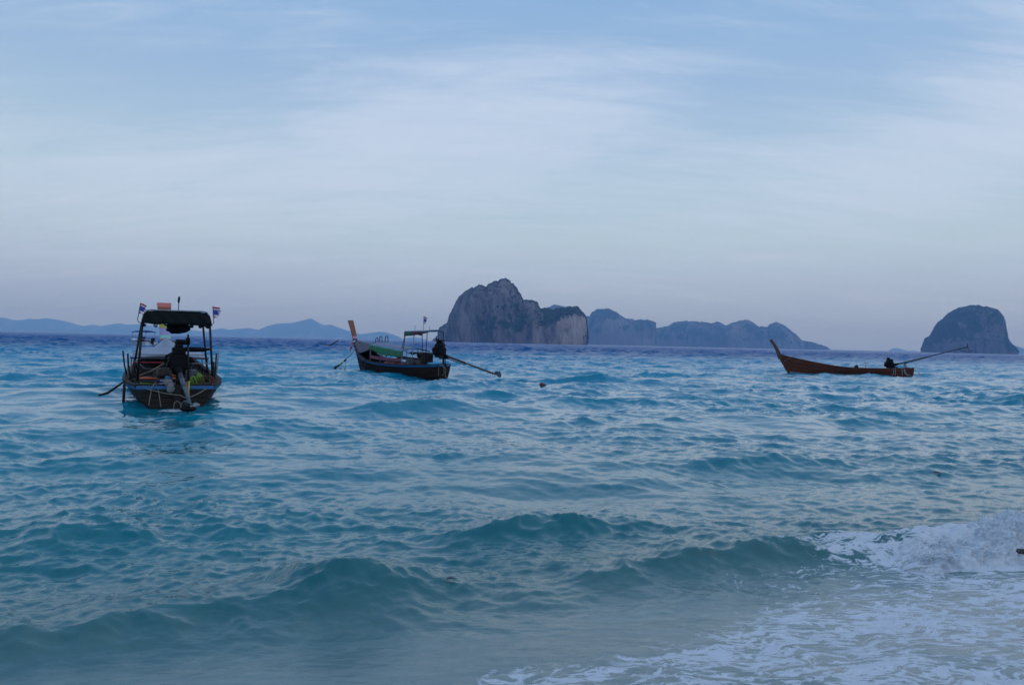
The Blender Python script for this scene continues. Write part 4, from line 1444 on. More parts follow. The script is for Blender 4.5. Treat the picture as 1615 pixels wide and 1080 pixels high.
# ================================================================== boat with the black roof, seen from astern
def boat_black_roof():
    F = FA
    root = empty('longtail_boat', F.w(0, 0, 0), F.rz)
    tag(root, 'wooden longtail boat with a black roof and blue rim, seen from astern', 'boat', 'longtail boats at anchor')
    st = ST_A
    build_hull(root, st, M_HULL_A, M_INNER, M_BLUE, 0.07, strakes=7)
    stem_timber(root, st, M_WOODD)
    # transom planks and rudder post timbers
    mb = MB()
    mb.box((-0.085, -0.04, 0.02), (0.09, 0.16, 0.86), M_WOODD, bev=0.02)
    mb.build('stern_post', root)
    for k in range(5):
        mb = MB()
        z = -0.12 + 0.118 * k
        y = 0.80 * max(0.05, (z + 0.06 + 0.22) / 0.66) ** 0.30 - 0.03
        mb.box((-0.045, 0, z), (0.022, 2 * y, 0.106), M_HULL_A, bev=0.008)
        mb.build('plank', root)
    # floor boards
    for k in range(9):
        mb = MB()
        mb.box((3.0, -0.72 + k * 0.18, 0.115), (5.4, 0.165, 0.022), M_WOOD, bev=0.005)
        mb.build('plank', root)
    # ribs along both sides
    for sgn in (1, -1):
        for k in range(11):
            x = 0.45 + 0.55 * k
            zg, bg = gunwale(st, x)
            mb = MB()
            pts = []
            for v in (0.62, 0.75, 0.88, 0.99):
                zk = -0.3
                pts.append((x, sgn * (bg * v ** 0.4 - 0.065), zk + (zg - zk) * v))
            mb.tube(pts, 0.028, M_WOODD, 6)
            mb.build('rib', root)
    for x, z, w in ((1.0, 0.30, 0.30), (2.5, 0.36, 0.32), (3.7, 0.40, 0.30), (4.9, 0.45, 0.30)):
        thwart(root, st, x, z, w, M_WOOD)
    # grey foredeck, cambered, rising to the stem
    mb = MB()
    P = []
    for i in range(15):
        u = i / 14
        x = 6.6 + u * 2.3
        zg, bg = gunwale(st, x)
        ridge = 1.12 + 0.34 * u ** 1.2
        row = []
        for j in range(13):
            v = -1 + 2 * j / 12
            row.append((x, v * (bg - 0.04), zg + 0.02 + (ridge - zg) * (1 - abs(v) ** 2.2) * (1.0)))
        P.append(row)
    mb.sheet(P, M_DECKL, 0.03)
    mb.build('foredeck', root)
    mb = MB()
    P = []
    for i in range(11):
        x = 4.3 + 2.7 * i / 10
        hw = 0.95 - 0.10 * i / 10
        P.append([(x, hw * v, 0.95 + 0.22 * i / 10 + 0.05 * (1 - v * v) - 0.012 * math.sin(i * 1.7) ** 2) for v in (-1, -0.75, -0.5, -0.25, 0, 0.25, 0.5, 0.75, 1)])
    mb.sheet(P, M_DECKL, 0.02)
    mb.build('low_canopy', root)
    for x, y in ((4.35, 0.97), (4.35, -0.97), (5.7, 0.92), (5.7, -0.92)):
        mb = MB()
        mb.tube([(x, y, gunwale(st, x)[0] - 0.05), (x, y, 0.97 + 0.08 * (x - 4.35))], 0.022, M_WPIPE, 8)
        mb.build('canopy_post', root)
    mb = MB()
    mb.box((4.28, 0, 0.955), (0.05, 2.0, 0.05), M_DECK, bev=0.01)
    mb.build('canopy_beam', root)
    # prow
    bands = [(0.20, 0.255, M_PINK), (0.257, 0.30, M_MINT), (0.302, 0.39, M_LAV), (0.392, 0.445, M_YEL), (0.447, 0.53, M_AQUA), (0.532, 0.60, M_SKYB), (0.955, 0.998, M_CORAL)]
    bands = [(0.10, 0.185, M_CORAL), (0.187, 0.265, M_MINT), (0.267, 0.415, M_LAV), (0.417, 0.505, M_YEL), (0.507, 0.62, M_AQUA), (0.622, 0.72, M_SKYB), (0.90, 0.999, M_CORAL)]
    prow(root, st, (9.95, 0.06, 2.66), bands, M_PROW, 0.30, 0.44, 0.13)
    # ribbons tied round the prow's foot
    for k, (m, yo) in enumerate(((M_SKYB, -0.20), (M_YEL, -0.24), (M_MINT, -0.28))):
        mb = MB()
        P = [[(8.62 - 0.02 * i, yo - 0.02 * i + 0.05 * w, 1.42 - 0.045 * i) for w in (-1, 0, 1)] for i in range(7)]
        mb.sheet(P, m, 0.006)
        mb.build('ribbon', root)
    # roof
    mb = MB()
    P = []
    xs_ = [0.85 + 2.7 * i / 18 for i in range(19)]
    for i, x in enumerate(xs_):
        row = []
        sagx = 0.015 * math.sin(i * 1.05)
        for (y, z) in ((-0.765, 1.83), (-0.745, 1.95), (-0.715, 2.07), (-0.67, 2.125), (-0.5, 2.14), (-0.25, 2.15), (0, 2.155), (0.25, 2.15), (0.5, 2.14), (0.67, 2.125), (0.715, 2.07), (0.745, 1.95), (0.765, 1.83)):
            row.append((x, y - 0.03 + 0.008 * math.sin(i * 1.7 + z * 9), z - (sagx if abs(y) < 0.6 else 0) + (0.012 * math.sin(i * 2.1 + y) if z < 1.9 else 0)))
        P.append(row)
    mb.sheet(P, M_BLACK, 0.012)
    roof = mb.build('roof', root)
    for xe, drop in ((0.83, 0.285), (3.56, 0.20)):
        mb = MB()
        P = []
        for i in range(6):
            z = 2.13 - drop * i / 5
            hw = 0.68 + 0.075 * i / 5
            P.append([(xe + 0.016 * math.sin(j * 1.3 + i), -0.03 - hw + 2 * hw * j / 24, z + 0.012 * math.sin(j * 0.9) * (i / 5) + (0.02 if i == 0 else 0) * (1 - (2 * j / 24 - 1) ** 2)) for j in range(25)])
        mb.sheet(P, M_BLACK, 0.010)
        mb.build('end_curtain', roof)
    mb = MB()
    ring = [(0.82, -0.72, 2.09), (0.82, -0.69, 2.15), (0.82, -0.60, 2.17), (0.82, 0.54, 2.17), (0.82, 0.63, 2.15), (0.82, 0.66, 2.09)]
    mb.tube(ring, 0.018, M_STEEL, 8)
    mb.build('roof_hoop', roof)
    for k, y in enumerate((-0.48, 0.02, 0.45)):
        mb = MB()
        mb.tube([(0.9, y, 2.115), (3.5, y, 2.115)], 0.02, M_PIPE, 6)
        mb.build('roof_bar', roof)
    for y in (0.43, -0.35, -0.55, 0.68, -0.72):
        mb = MB()
        mb.blob((0.88, y, 1.81), (0.045, 0.05, 0.04), M_BLACK, int(y * 40) + 50, 0.2, 6)
        if y == 0.43:
            mb.tube([(0.83, y, 1.81), (0.80, y, 1.81)], 0.034, M_STEEL, 12)
        mb.build('lamp' if y == 0.43 else 'rolled_strap', roof)
    for (x, yb, zb, yt) in ((0.88, 0.80, 0.46, 0.71), (0.88, -0.86, 0.46, -0.76), (3.45, 0.92, 0.54, 0.73), (3.45, -0.92, 0.54, -0.77)):
        mb = MB()
        mb.tube([(x, yb, zb), (x, yt, 1.90)], 0.027, M_PIPE, 8)
        mb.tube([(x, yb, zb - 0.02), (x, yb, zb + 0.05)], 0.045, M_PIPE, 8)
        mb.build('roof_post', root)
    # antenna with a dark sleeve
    mb = MB()
    mb.tube([(0.95, -0.06, 2.12), (0.95, -0.06, 2.36)], 0.009, M_PIPE, 6)
    mb.tube([(0.95, -0.06, 2.36), (0.95, -0.06, 2.40), (0.95, -0.07, 2.50), (0.95, -0.07, 2.52)], [0.014, 0.026, 0.024, 0.010], M_BLACK, 8)
    mb.build('antenna', roof)
    flag(root, None, [(0.9, 0.71, 1.86), (0.88, 0.80, 1.88), (0.88, 0.82, 1.95), (0.88, 0.80, 2.06), (0.88, 0.76, 2.33)], (0.14, 0.24), 3, 0.35, (-0.3, -1, 0), 0.9)
    flag(root, None, [(0.9, -0.76, 1.86), (0.88, -0.82, 1.87), (0.88, -0.85, 1.93), (0.88, -0.84, 2.05), (0.88, -0.82, 2.31)], (0.20, 0.27), 8, 0.62, (-0.2, -1, 0.0), 0.25)
    # hanging dark net bundle under the roof
    mb = MB()
    mb.blob((2.3, -0.10, 1.78), (0.28, 0.27, 0.15), M_BLACK, 4, 0.14, 12)
    mb.tube([(2.3, 0.30, 2.1), (2.3, 0.2, 1.85), (2.3, 0.0, 1.78)], 0.02, M_BLACK, 6)
    mb.tube([(2.3, -0.40, 2.1), (2.3, -0.34, 1.85)], 0.02, M_BLACK, 6)
    mb.build('net_bundle', roof)
    # side rails and lashed poles between the posts
    for (x, z, y0, y1, m) in ((1.6, 0.92, 0.88, -0.15, M_FRED), (4.2, 1.05, 0.92, -0.92, M_ROPE), (1.7, 0.90, -0.28, -0.9, M_WPIPE)):
        mb = MB()
        mb.tube([(x, y0, z), (x, y1, z)], 0.014, m, 6)
        mb.build('cross_rail', root)
    for k, (x, y, z0, z1, r, m, lean) in enumerate(((1.9, 0.95, 0.5, 1.12, 0.02, M_WOODD, 0.05), (2.1, 1.0, 0.5, 1.05, 0.018, M_WPIPE, 0.02), (1.7, 0.93, 0.48, 0.95, 0.022, M_WOODD, -0.04), (2.3, 1.02, 0.5, 1.18, 0.02, M_PIPE, 0.08),
                                                  (1.9, -0.97, 0.5, 1.15, 0.02, M_WOODD, -0.03), (2.2, -1.02, 0.5, 1.22, 0.017, M_WPIPE, -0.05), (1.5, -0.95, 0.48, 0.95, 0.022, M_WOODD, 0.02), (1.3, -0.9, 0.48, 0.88, 0.02, M_PIPE, 0.1))):
        mb = MB()
        mb.tube([(x, y, z0), (x + 0.06, y + lean, (z0 + z1) / 2), (x + 0.1, y + lean * 1.5, z1)], r, m, 6)
        mb.build('rail_post', root)
    # engine and tail
    blk, sh = longtail_engine(root, (0.10, -0.05, 0.44), (0.32, -0.06, 0.98), ((0.0, -0.06, 0.80), (-1.62, -0.24, 0.12)), M_DSTEEL, 2, scale=1.1)
    mb = MB()
    mb.tube([(0.5, -0.2, 1.27), (0.45, -0.35, 1.27), (0.42, -0.66, 1.27)], [0.055, 0.062, 0.055], M_ENG, 10)
    mb.tube([(0.42, -0.64, 1.27), (0.42, -0.74, 1.28)], [0.03, 0.034], M_ENG, 8)
    mb.build('exhaust', blk)
    mb = MB()
    mb.tube([(0.0, -0.27, 0.50), (0.02, -0.25, 1.10), (0.04, -0.24, 1.62)], 0.022, M_PIPE, 8)
    mb.tube([(0.03, -0.24, 1.38), (0.03, -0.24, 1.52), (0.03, -0.235, 1.56)], [0.045, 0.05, 0.02], M_ENG, 8)
    mb.build('steering_pole', blk)
    mb = MB()
    mb.tube([(0.05, 0.16, 1.05), (0.0, 0.22, 0.80), (-0.06, 0.12, 0.66), (-0.06, -0.14, 0.66), (0.0, -0.30, 0.78), (0.05, -0.32, 0.9)], 0.016, M_PIPE, 8)
    mb.build('lifting_bracket', blk)
    mb = MB()
    P = []
    for i in range(7):
        a_ = math.pi * i / 6
        P.append([(-1.62 + 0.10 * math.cos(j * math.pi / 6), -0.20 + 0.17 * math.cos(a_) , 0.04 + 0.04 * math.sin(a_) - 0.03 * math.sin(j * math.pi / 6)) for j in range(7)])
    mb.blob((-1.66, -0.19, 0.055), (0.10, 0.17, 0.055), M_ENG, 3, 0.10, 8)
    mb.build('cavitation_plate', sh)
    mb = MB()
    mb.tube([(-0.16, -0.27, 0.56), (-0.24, -0.26, 0.30), (-0.32, -0.27, 0.12)], 0.022, M_YEL, 8)
    mb.tube([(-0.16, -0.22, 0.55), (-0.24, -0.22, 0.32), (-0.30, -0.24, 0.14)], 0.018, M_ROPE, 8)
    mb.build('tail_strut', root)
    for k, (x, y, z, sx, sy, sz, m) in enumerate(((2.2, 0.55, 0.62, 0.34, 0.26, 0.26, M_WOODD), (2.6, -0.45, 0.60, 0.40, 0.36, 0.22, M_INNER), (1.6, -0.62, 0.56, 0.22, 0.24, 0.18, M_WOODD), (3.0, 0.15, 0.64, 0.30, 0.40, 0.20, M_WOOD))):
        mb = MB()
        mb.box((x, y, z), (sx, sy, sz), m, rot=(0, 0, R(8 * k - 10)), bev=0.02)
        mb.build('locker', root)
    for k, (x, y0, y1, z0, z1) in enumerate(((1.2, 0.80, 0.20, 0.60, 0.92), (1.25, -0.75, -0.35, 0.58, 0.95), (2.0, 0.85, 0.45, 0.95, 0.62))):
        mb = MB()
        mb.tube([(x, y0, z0), (x + 0.1, (y0 + y1) / 2, (z0 + z1) / 2 - 0.03), (x + 0.2, y1, z1)], 0.014, (M_ROPE, M_PIPE, M_WPIPE)[k], 6)
        mb.build('strut', root)
    # small fuel drum and boxes
    mb = MB()
    mb.box((1.9, 0.10, 0.50), (0.22, 0.16, 0.14), M_SKYB, bev=0.02)
    mb.build('fuel_can', root)
    mb = MB()
    mb.box((1.8, -0.04, 0.58), (0.20, 0.12, 0.16), M_ORANGE, bev=0.02)
    mb.build('tool_box', root)
    for y in (-0.02, -0.17):
        mb = MB()
        mb.tube([(-0.55, y + 0.07, -0.03), (-0.58, y + 0.06, 0.10), (-0.60, y, 0.145), (-0.58, y - 0.06, 0.10), (-0.55, y - 0.07, -0.03)], 0.009, M_ROPE, 6)
        mb.build('rope_loop', root)
    # rope swag across the transom
    mb = rope([(0.15, 0.80, 0.49), (-0.10, 0.55, 0.37), (-0.14, -0.10, 0.24), (-0.30, -0.26, 0.20), (-0.12, -0.62, 0.37), (0.1, -0.80, 0.48)], 0.011, M_ROPE, 0.02, 6)
    mb.build('stern_rope', root)
    for pts in ([(-0.06, 0.40, 0.45), (-0.10, 0.42, 0.54), (-0.12, 0.50, 0.40), (-0.14, 0.55, 0.02)], [(-0.10, 0.36, 0.36), (-0.12, 0.30, -0.02)], [(-0.11, 0.02, 0.30), (-0.12, 0.02, 0.12)], [(-0.11, -0.10, 0.25), (-0.12, -0.02, 0.08)]):
        mb = rope(pts, 0.011, M_ROPE, 0.0, 5)
        mb.build('rope_end', root)
    return root, F


def cloth_pile(name, label, cat, loc, rz, layers, group=None):
    root = empty(name, loc, rz)
    tag(root, label, cat, group)
    z = 0.0
    for k, (m, sx, sy, sz, dx, dy) in enumerate(layers):
        mb = MB()
        mb.blob((dx, dy, z + sz * 0.5), (sx / 2, sy / 2, sz * 0.62), m, k + int(abs(loc[0]) * 10), 0.12, 8, freq=3.0)
        mb.build('panel', root)
        z += sz * 0.8
    return root


def gear_in_black_roof_boat(F):
    cloth_pile('life_vest', 'folded orange life vest on top of the pile in the boat with a black roof', 'life vest', F.w(1.15, 0.56, 0.53), F.rz, [(M_ORANGE, 0.30, 0.42, 0.06, 0, 0), (M_NAVY, 0.26, 0.34, 0.03, 0.05, -0.06)], 'life vests piled in the boat')
    cloth_pile('life_vest', 'folded dark life vest with yellow green trim below the orange one', 'life vest', F.w(1.02, 0.52, 0.42), F.rz, [(M_NEON, 0.30, 0.48, 0.05, 0, 0), (M_NAVY, 0.34, 0.60, 0.06, 0.0, -0.08)], 'life vests piled in the boat')
    cloth_pile('life_vest', 'dark navy life vest with a green stripe at the bottom of the pile', 'life vest', F.w(0.90, 0.50, 0.325), F.rz, [(M_NEON, 0.30, 0.36, 0.035, -0.02, 0.12), (M_NAVY, 0.34, 0.62, 0.06, 0.0, -0.05)], 'life vests piled in the boat')
    cloth_pile('life_vest', 'mauve life vest lying loose beside the engine', 'life vest', F.w(0.95, 0.17, 0.40), F.rz, [(M_LAVC, 0.34, 0.40, 0.07, 0, 0), (M_NAVY, 0.22, 0.20, 0.03, 0.05, 0.05), (M_LAVC, 0.24, 0.26, 0.05, 0.02, 0.03)], 'life vests piled in the boat')
    cloth_pile('seat_cushion', 'long grey cushion laid across the stern of the black roofed boat', 'cushion', F.w(0.62, 0.45, 0.30), F.rz, [(M_GREYC, 0.34, 0.78, 0.10, 0, 0)])
    root = empty('life_vest', F.w(1.15, -0.52, 0.36), F.rz)
    tag(root, 'bright yellow green life vest propped up on the right of the engine', 'life vest', 'life vests piled in the boat')
    for k, (y, z, sy, sz, m) in enumerate(((0.07, 0.13, 0.085, 0.13, M_NEON), (-0.07, 0.18, 0.10, 0.14, M_NEON), (0.02, 0.05, 0.12, 0.06, M_NAVY))):
        mb = MB()
        mb.blob((0.03 * k, y, z), (0.06, sy, sz), m, 20 + k, 0.16, 10, rot=(R(-22), 0, 0), freq=2.6)
        mb.build('panel', root)
    for y in (0.07, -0.06):
        mb = MB()
        mb.box((-0.062, y, 0.15), (0.012, 0.022, 0.16), M_NAVY, rot=(R(-22), 0, 0))
        mb.build('strap', root)
    s = empty('sack', F.w(-0.06, 0.13, 0.36), F.rz)
    tag(s, 'crumpled off white sack hung over the blue stern rim beside the tail shaft', 'sack')
    for k, (c, d) in enumerate((((0.0, 0.03, 0.16), (0.07, 0.10, 0.08)), ((-0.07, -0.02, 0.04), (0.05, 0.08, 0.11)))):
        mb = MB()
        mb.blob(c, d, M_SACK, 31 + k, 0.26, 12, freq=3.2)
        mb.build('sack_fold', s)
    t = empty('rope_coil', F.w(0.75, -0.76, 0.40), F.rz)
    tag(t, 'coil of reddish brown rope hung inside the stern quarter of the black roofed boat', 'rope')
    brown = mat('red_brown_rope', (0.13, 0.055, 0.035), 0.9, 0.3, 25, bump=0.4)
    for k in range(6):
        mb = MB()
        mb.torus((0.06 * (k % 3) - 0.05, 0.02 * k - 0.05, 0.02 + 0.012 * k), 0.15 + 0.012 * (k % 4), 0.014, brown, rot=(R(72 + 6 * k), R(8 * k - 14), R(20 * k)), n=22, m=6)
        mb.build('rope_turn', t)
    p = MB()
    a, b = F.w(0.9, 1.05, 0.40), F.w(0.75, 1.9, 0.13)
    for pts, r in (([F.w(1.6, 0.8, 0.52), F.w(0.9, 1.10, 0.47), F.w(0.8, 1.40, 0.24), F.w(0.72, 1.58, 0.19)], [0.016, 0.022, 0.030, 0.026]),):
        p.tube(pts, r, M_WOODD, 8)
    o = p.build('boat_pole')
    tag(o, 'dark wooden pole sticking out over the water beside the black roofed boat', 'pole')
    p = MB()
    p.tube([F.w(0.6, 1.06, 0.46), F.w(0.6, 1.07, 0.0), F.w(0.6, 1.07, -0.3)], 0.032, M_WOODD, 8)
    o = p.build('mooring_stake')
    tag(o, 'short dark upright stake in the water against the black roofed boat', 'stake')


# ================================================================== boat with the green curtain
def boat_green_curtain():
    F = FB
    root = empty('longtail_boat', F.w(0, 0, 0), F.rz)
    tag(root, 'longtail boat with a green side curtain, tall brown prow and small roof aft', 'boat', 'longtail boats at anchor')
    st = ST_B
    build_hull(root, st, M_HULL_B, M_WOODD, M_BLUE, 0.07, strakes=7)
    stem_timber(root, st, M_WOODD)
    mb = MB()
    mb.box((-0.07, 0, 0.16), (0.07, 0.13, 0.90), M_WOODD, bev=0.02)
    mb.build('stern_post', root)
    for x, z, w in ((1.5, 0.30, 0.26), (2.7, 0.30, 0.26), (3.7, 0.30, 0.26), (4.7, 0.32, 0.26)):
        thwart(root, st, x, z, w, M_WOOD)
    # foredeck with an open dark hold under its after edge
    mb = MB()
    P = []
    for i in range(15):
        u = i / 14
        row = []
        for j in range(15):
            v = -1 + 2 * j / 14
            x = 5.75 + u * 2.6 + 1.35 * abs(v) ** 1.6 * (1 - u)
            zg, bg = gunwale(st, min(x, 8.33))
            ridge = 1.24 + 0.24 * u
            row.append((x, v * (bg - 0.02), zg + 0.025 + max(0, ridge - zg) * (1 - abs(v) ** 1.7)))
        P.append(row)
    mb.sheet(P, M_DECK, 0.03)
    mb.build('foredeck', root)
    for k in range(3):
        mb = MB()
        mb.tube([(5.95 + 0.02 * k, -0.45 + 0.45 * k, 0.45), (5.85, -0.4 + 0.40 * k, 1.10)], 0.022, M_WOODD, 6)
        mb.build('deck_prop', root)
    prow(root, st, (9.05, 0.0, 2.56), [(0.10, 0.18, M_GREEND), (0.19, 0.245, M_FWHT), (0.25, 0.30, M_NAVY), (0.305, 0.40, M_PINK)], M_PROW, 0.20, 0.30, 0.15)
    # scarves knotted round the foot of the prow
    for k, (m, z0, dx, dz, wd) in enumerate(((M_FRED, 1.36, 0.10, -0.34, 0.16), (M_FBLU, 1.33, 0.45, -0.24, 0.11), (M_FWHT, 1.28, 0.75, -0.26, 0.08), (M_ORANGE, 1.22, 0.20, -0.24, 0.14))):
        mb = MB()
        P = []
        for i in range(9):
            u = i / 8
            x = 8.48 - dx * u
            zg, bg = gunwale(st, min(8.3, x))
            P.append([(x + 0.01 * w, 0.17 + 0.02 * k + (bg + 0.02) * u, z0 + dz * u - 0.04 * math.sin(u * 5) + wd * 0.5 * w) for w in (-1, 0, 1)])
        mb.sheet(P, m, 0.01)
        mb.torus((8.44, 0, z0 + 0.02 * k), 0.15, 0.035, m, rot=(0, R(-20), 0), n=16, m=6)
        mb.build('scarf', root)
    # low canopy: posts, striped top, green curtain, dull red boards
    px_ = (2.42, 3.45, 4.45, 5.42)
    for sgn in (1, -1):
        for k, x in enumerate(px_):
            zg, bg = gunwale(st, x)
            mb = MB()
            zt = 1.09 + 0.24 * (x - 2.42) / 3.0
            mb.tube([(x, sgn * 0.74, zg - 0.05), (x, sgn * 0.74, zt + 0.02)], 0.022 if k in (0, 3) else 0.016, M_WPIPE, 8)
            mb.build('canopy_post', root)
    cols = [M_AQT, M_LVT, M_AQT, M_AQT, M_LVT, M_AQT]

    def zc(x, v):
        return 1.09 + 0.24 * (x - 2.42) / 3.0 + 0.14 * (1 - v * v) - 0.02 * math.sin((x - 2.4) * math.pi / 1.02) ** 2
    can = empty('canopy', (0, 0, 0))
    can.parent = root
    for k in range(6):
        mb = MB()
        P = []
        for i in range(13):
            x = 2.30 + 3.2 * i / 12
            P.append([(x, 0.78 - 1.56 * (k + w / 3) / 6, zc(x, 1 - 2 * (k + w / 3) / 6)) for w in range(4)])
        mb.sheet(P, cols[5 - k], 0.008)
        mb.build('canopy_panel', can)
    mb = MB()
    P = []
    for i in range(7):
        v = i / 6
        row = []
        for j in range(31):
            u = j / 30
            x = 2.36 + 3.1 * u
            drop = (0.30 + 0.09 * math.sin(math.pi * min(1, (1 - u) * 1.3)) - 0.06 * u) * (0.75 + 0.25 * math.sin(u * 3.0 + 0.6))
            row.append((x, 0.79 + 0.02 * math.sin(u * 34) * v + 0.02 * v, zc(x, 1) - 0.005 - drop * v + 0.012 * math.sin(u * 40) * v))
        P.append(row)
    mb.sheet(P, M_GREEN, 0.006)
    mb.build('side_curtain', root)
    for k in range(3):
        mb = MB()
        x0, x1 = px_[k], px_[k + 1]
        z0, z1 = gunwale(st, x0)[0] + 0.21, gunwale(st, x1)[0] + 0.21
        mb.box(((x0 + x1) / 2, 0.775, (z0 + z1) / 2 + 0.02), (x1 - x0 - 0.03, 0.025, 0.15), M_MAROON, rot=(0, -math.atan2(z1 - z0, x1 - x0), 0), bev=0.006)
        mb.build('side_board', root)
        mb = MB()
        mb.box(((x0 + x1) / 2, -0.775, (z0 + z1) / 2 + 0.02), (x1 - x0 - 0.03, 0.025, 0.15), M_MAROON, rot=(0, -math.atan2(z1 - z0, x1 - x0), 0), bev=0.006)
        mb.build('side_board', root)
    for k, (x, y, m) in enumerate(((4.2, 0.45, M_CORAL), (3.6, 0.42, M_CORAL), (3.0, 0.40, M_PINK), (3.3, -0.30, M_ORANGE))):
        mb = MB()
        mb.blob((x, y, 0.47), (0.26, 0.14, 0.11), m, 60 + k, 0.15, 8)
        mb.build('seat_pad', root)
    # boarding hoops on the foredeck's far side
    for x, y, h, w in ((5.7, -0.30, 0.42, 0.14), (6.35, -0.34, 0.40, 0.13), (6.5, -0.2, 0.34, 0.12)):
        mb = MB()
        z = 1.22
        h += 0.14
        mb.tube([(x - w, y, z), (x - w, y, z + h - w), (x - w * 0.7, y, z + h - 0.03), (x, y, z + h), (x + w * 0.7, y, z + h - 0.03), (x + w, y, z + h - w), (x + w, y, z)], 0.020, M_PIPE, 8)
        mb.build('hand_rail', root)
    mb = MB()
    mb.tube([(6.5, -0.34, 1.40), (7.1, -0.34, 1.42), (7.3, -0.3, 1.36), (7.35, -0.28, 1.15)], 0.018, M_PIPE, 6)
    mb.build('hand_rail', root)
    # roof aft
    mb = MB()
    P = []
    for i in range(13):
        x = 0.70 + 2.0 * i / 12
        P.append([(x, v * 0.48, 2.02 + 0.035 * (x - 0.7) * -0.5 + 0.06 * (1 - v * v) + 0.006 * math.sin(i * 2)) for v in (-1, -0.6, -0.2, 0.2, 0.6, 1)])
    mb.sheet(P, M_PALET, 0.015)
    roof = mb.build('roof', root)
    for (x0, x1, m, d0, d1) in ((1.95, 2.68, M_GREEND, 0.17, 0.19), (0.72, 1.94, M_REDT, 0.06, 0.17)):
        mb = MB()
        P = []
        for i in range(4):
            P.append([(x0 + (x1 - x0) * j / 14, 0.485 + 0.012 * math.sin(j * 1.4) * i / 3, 2.0 - 0.01 * (x0 + (x1 - x0) * j / 14) - (d0 + (d1 - d0) * j / 14) * i / 3) for j in range(15)])
        mb.sheet(P, m, 0.008)
        mb.build('roof_valance', roof)
    mb = MB()
    P = []
    for i in range(4):
        P.append([(2.69 + 0.01 * math.sin(j), 0.48 - 0.96 * j / 10, 2.0 + 0.05 * (1 - (2 * j / 10 - 1) ** 2) - 0.18 * i / 3) for j in range(11)])
    mb.sheet(P, M_REDT, 0.008)
    mb.build('roof_valance', roof)
    for (x, xb, y, r, m) in ((2.6, 2.75, 0.44, 0.018, M_PIPE), (2.6, 2.75, -0.44, 0.018, M_PIPE), (0.78, 0.72, 0.42, 0.018, M_PIPE), (0.78, 0.72, -0.42, 0.02, M_PIPE), (1.85, 1.80, 0.44, 0.022, M_WPIPE), (2.62, 2.98, 0.44, 0.012, M_PIPE)):
        zg, bg = gunwale(st, xb)
        mb = MB()
        mb.tube([(xb, math.copysign(min(abs(y) + 0.14, bg - 0.06), y), zg - 0.03), (x, y, 2.03)], r, m, 8)
        mb.build('roof_post', root)
    for x, z1 in ((2.2, 2.28), (0.95, 2.24)):
        mb = MB()
        mb.tube([(x, 0.2, 2.05), (x, 0.2, z1)], 0.010, M_PIPE, 6)
        mb.build('antenna', roof)
    flag(root, None, [(1.55, 0.15, 2.05), (1.55, 0.15, 2.2), (1.55, 0.15, 2.70)], (0.22, 0.33), 5, 0.5, (-0.9, -0.35, 0), 1.0)
    # helmsman's boxes and the engine casing
    mb = MB()
    mb.box((1.62, 0.34, 0.56), (0.95, 0.42, 0.30), M_WOOD, bev=0.015)
    mb.tube([(1.60, 0.545, 0.56), (1.60, 0.56, 0.56)], 0.085, M_BLACK, 16)
    mb.build('locker', root)
    mb = MB()
    mb.box((1.05, 0.26, 0.80), (0.50, 0.36, 0.34), M_WOODD, bev=0.015)
    mb.build('locker', root)
    mb = MB()
    for k in range(3):
        mb.box((2.28 - 0.0 * k, 0.50 - 0.02 * k, 0.62), (0.16, 0.05, 0.36), M_BLACK, rot=(0, R(12), 0), bev=0.01)
    mb.box((2.25, 0.40, 0.60), (0.34, 0.26, 0.34), M_INNER, bev=0.015)
    mb.build('battery_box', root)
    mb = MB()
    P = [[(1.0 + 1.5 * i / 8, -0.5 + 1.0 * j / 6, 1.02 - 0.10 * math.sin(i * 1.3) * 0.4 - 0.05 * (j % 2)) for j in range(7)] for i in range(9)]
    mb.sheet(P, M_BLACK, 0.015)
    mb.build('net_awning', root)
    for k, (x, y, z, s_) in enumerate(((1.9, 0.1, 0.92, 0.12), (1.45, -0.2, 0.94, 0.10), (1.1, 0.30, 0.96, 0.10))):
        mb = MB()
        mb.blob((x, y, z), (s_ * 1.5, s_, s_), M_BLACK, 80 + k, 0.25, 8)
        mb.build('net_bundle', root)
    mb = MB()
    mb.box((2.3, -0.55, 0.86), (0.7, 0.10, 0.10), M_REDT, rot=(0, R(8), 0), bev=0.02)
    mb.build('bench_back', root)
    blk, sh = longtail_engine(root, (0.08, 0, 0.56), (0.38, 0.02, 1.14), ((0.05, 0.0, 0.98), (-2.9, -0.64, 0.26)), M_SHAFT, 4, scale=1.05)
    mb = MB()
    mb.tube([(0.38, 0.1, 1.5), (0.38, 0.1, 1.72)], 0.03, M_ENG, 8)
    mb.build('exhaust', blk)
    mb = MB()
    mb.tube([(0.02, 0.16, 0.95), (-0.18, 0.18, 1.0), (-0.22, 0.18, 1.30), (-0.16, 0.16, 1.42), (0.1, 0.12, 1.44)], 0.017, M_PIPE, 8)
    mb.build('lifting_bracket', blk)
    mb = MB()
    mb.tube([(0.75, -0.10, 1.05), (0.78, -0.10, 1.5), (0.85, -0.1, 1.80)], 0.028, M_ENG, 8)
    mb.tube([(0.82, -0.1, 1.60), (0.70, -0.3, 1.62), (0.6, -0.36, 1.60)], 0.035, M_ENG, 8)
    mb.build('steering_pole', blk)
    mb = MB()
    P = []
    for i in range(7):
        u = -1 + i / 3
        P.append([(-3.07 - 0.14 * v, -0.69 + 0.02 * u, 0.27 + 0.14 * u * math.sqrt(max(0.05, 1 - v * v))) for v in (-1, -0.66, -0.33, 0, 0.33, 0.66, 1)])
    mb.sheet(P, M_STEEL, 0.012)
    mb.build('propeller_guard', sh)
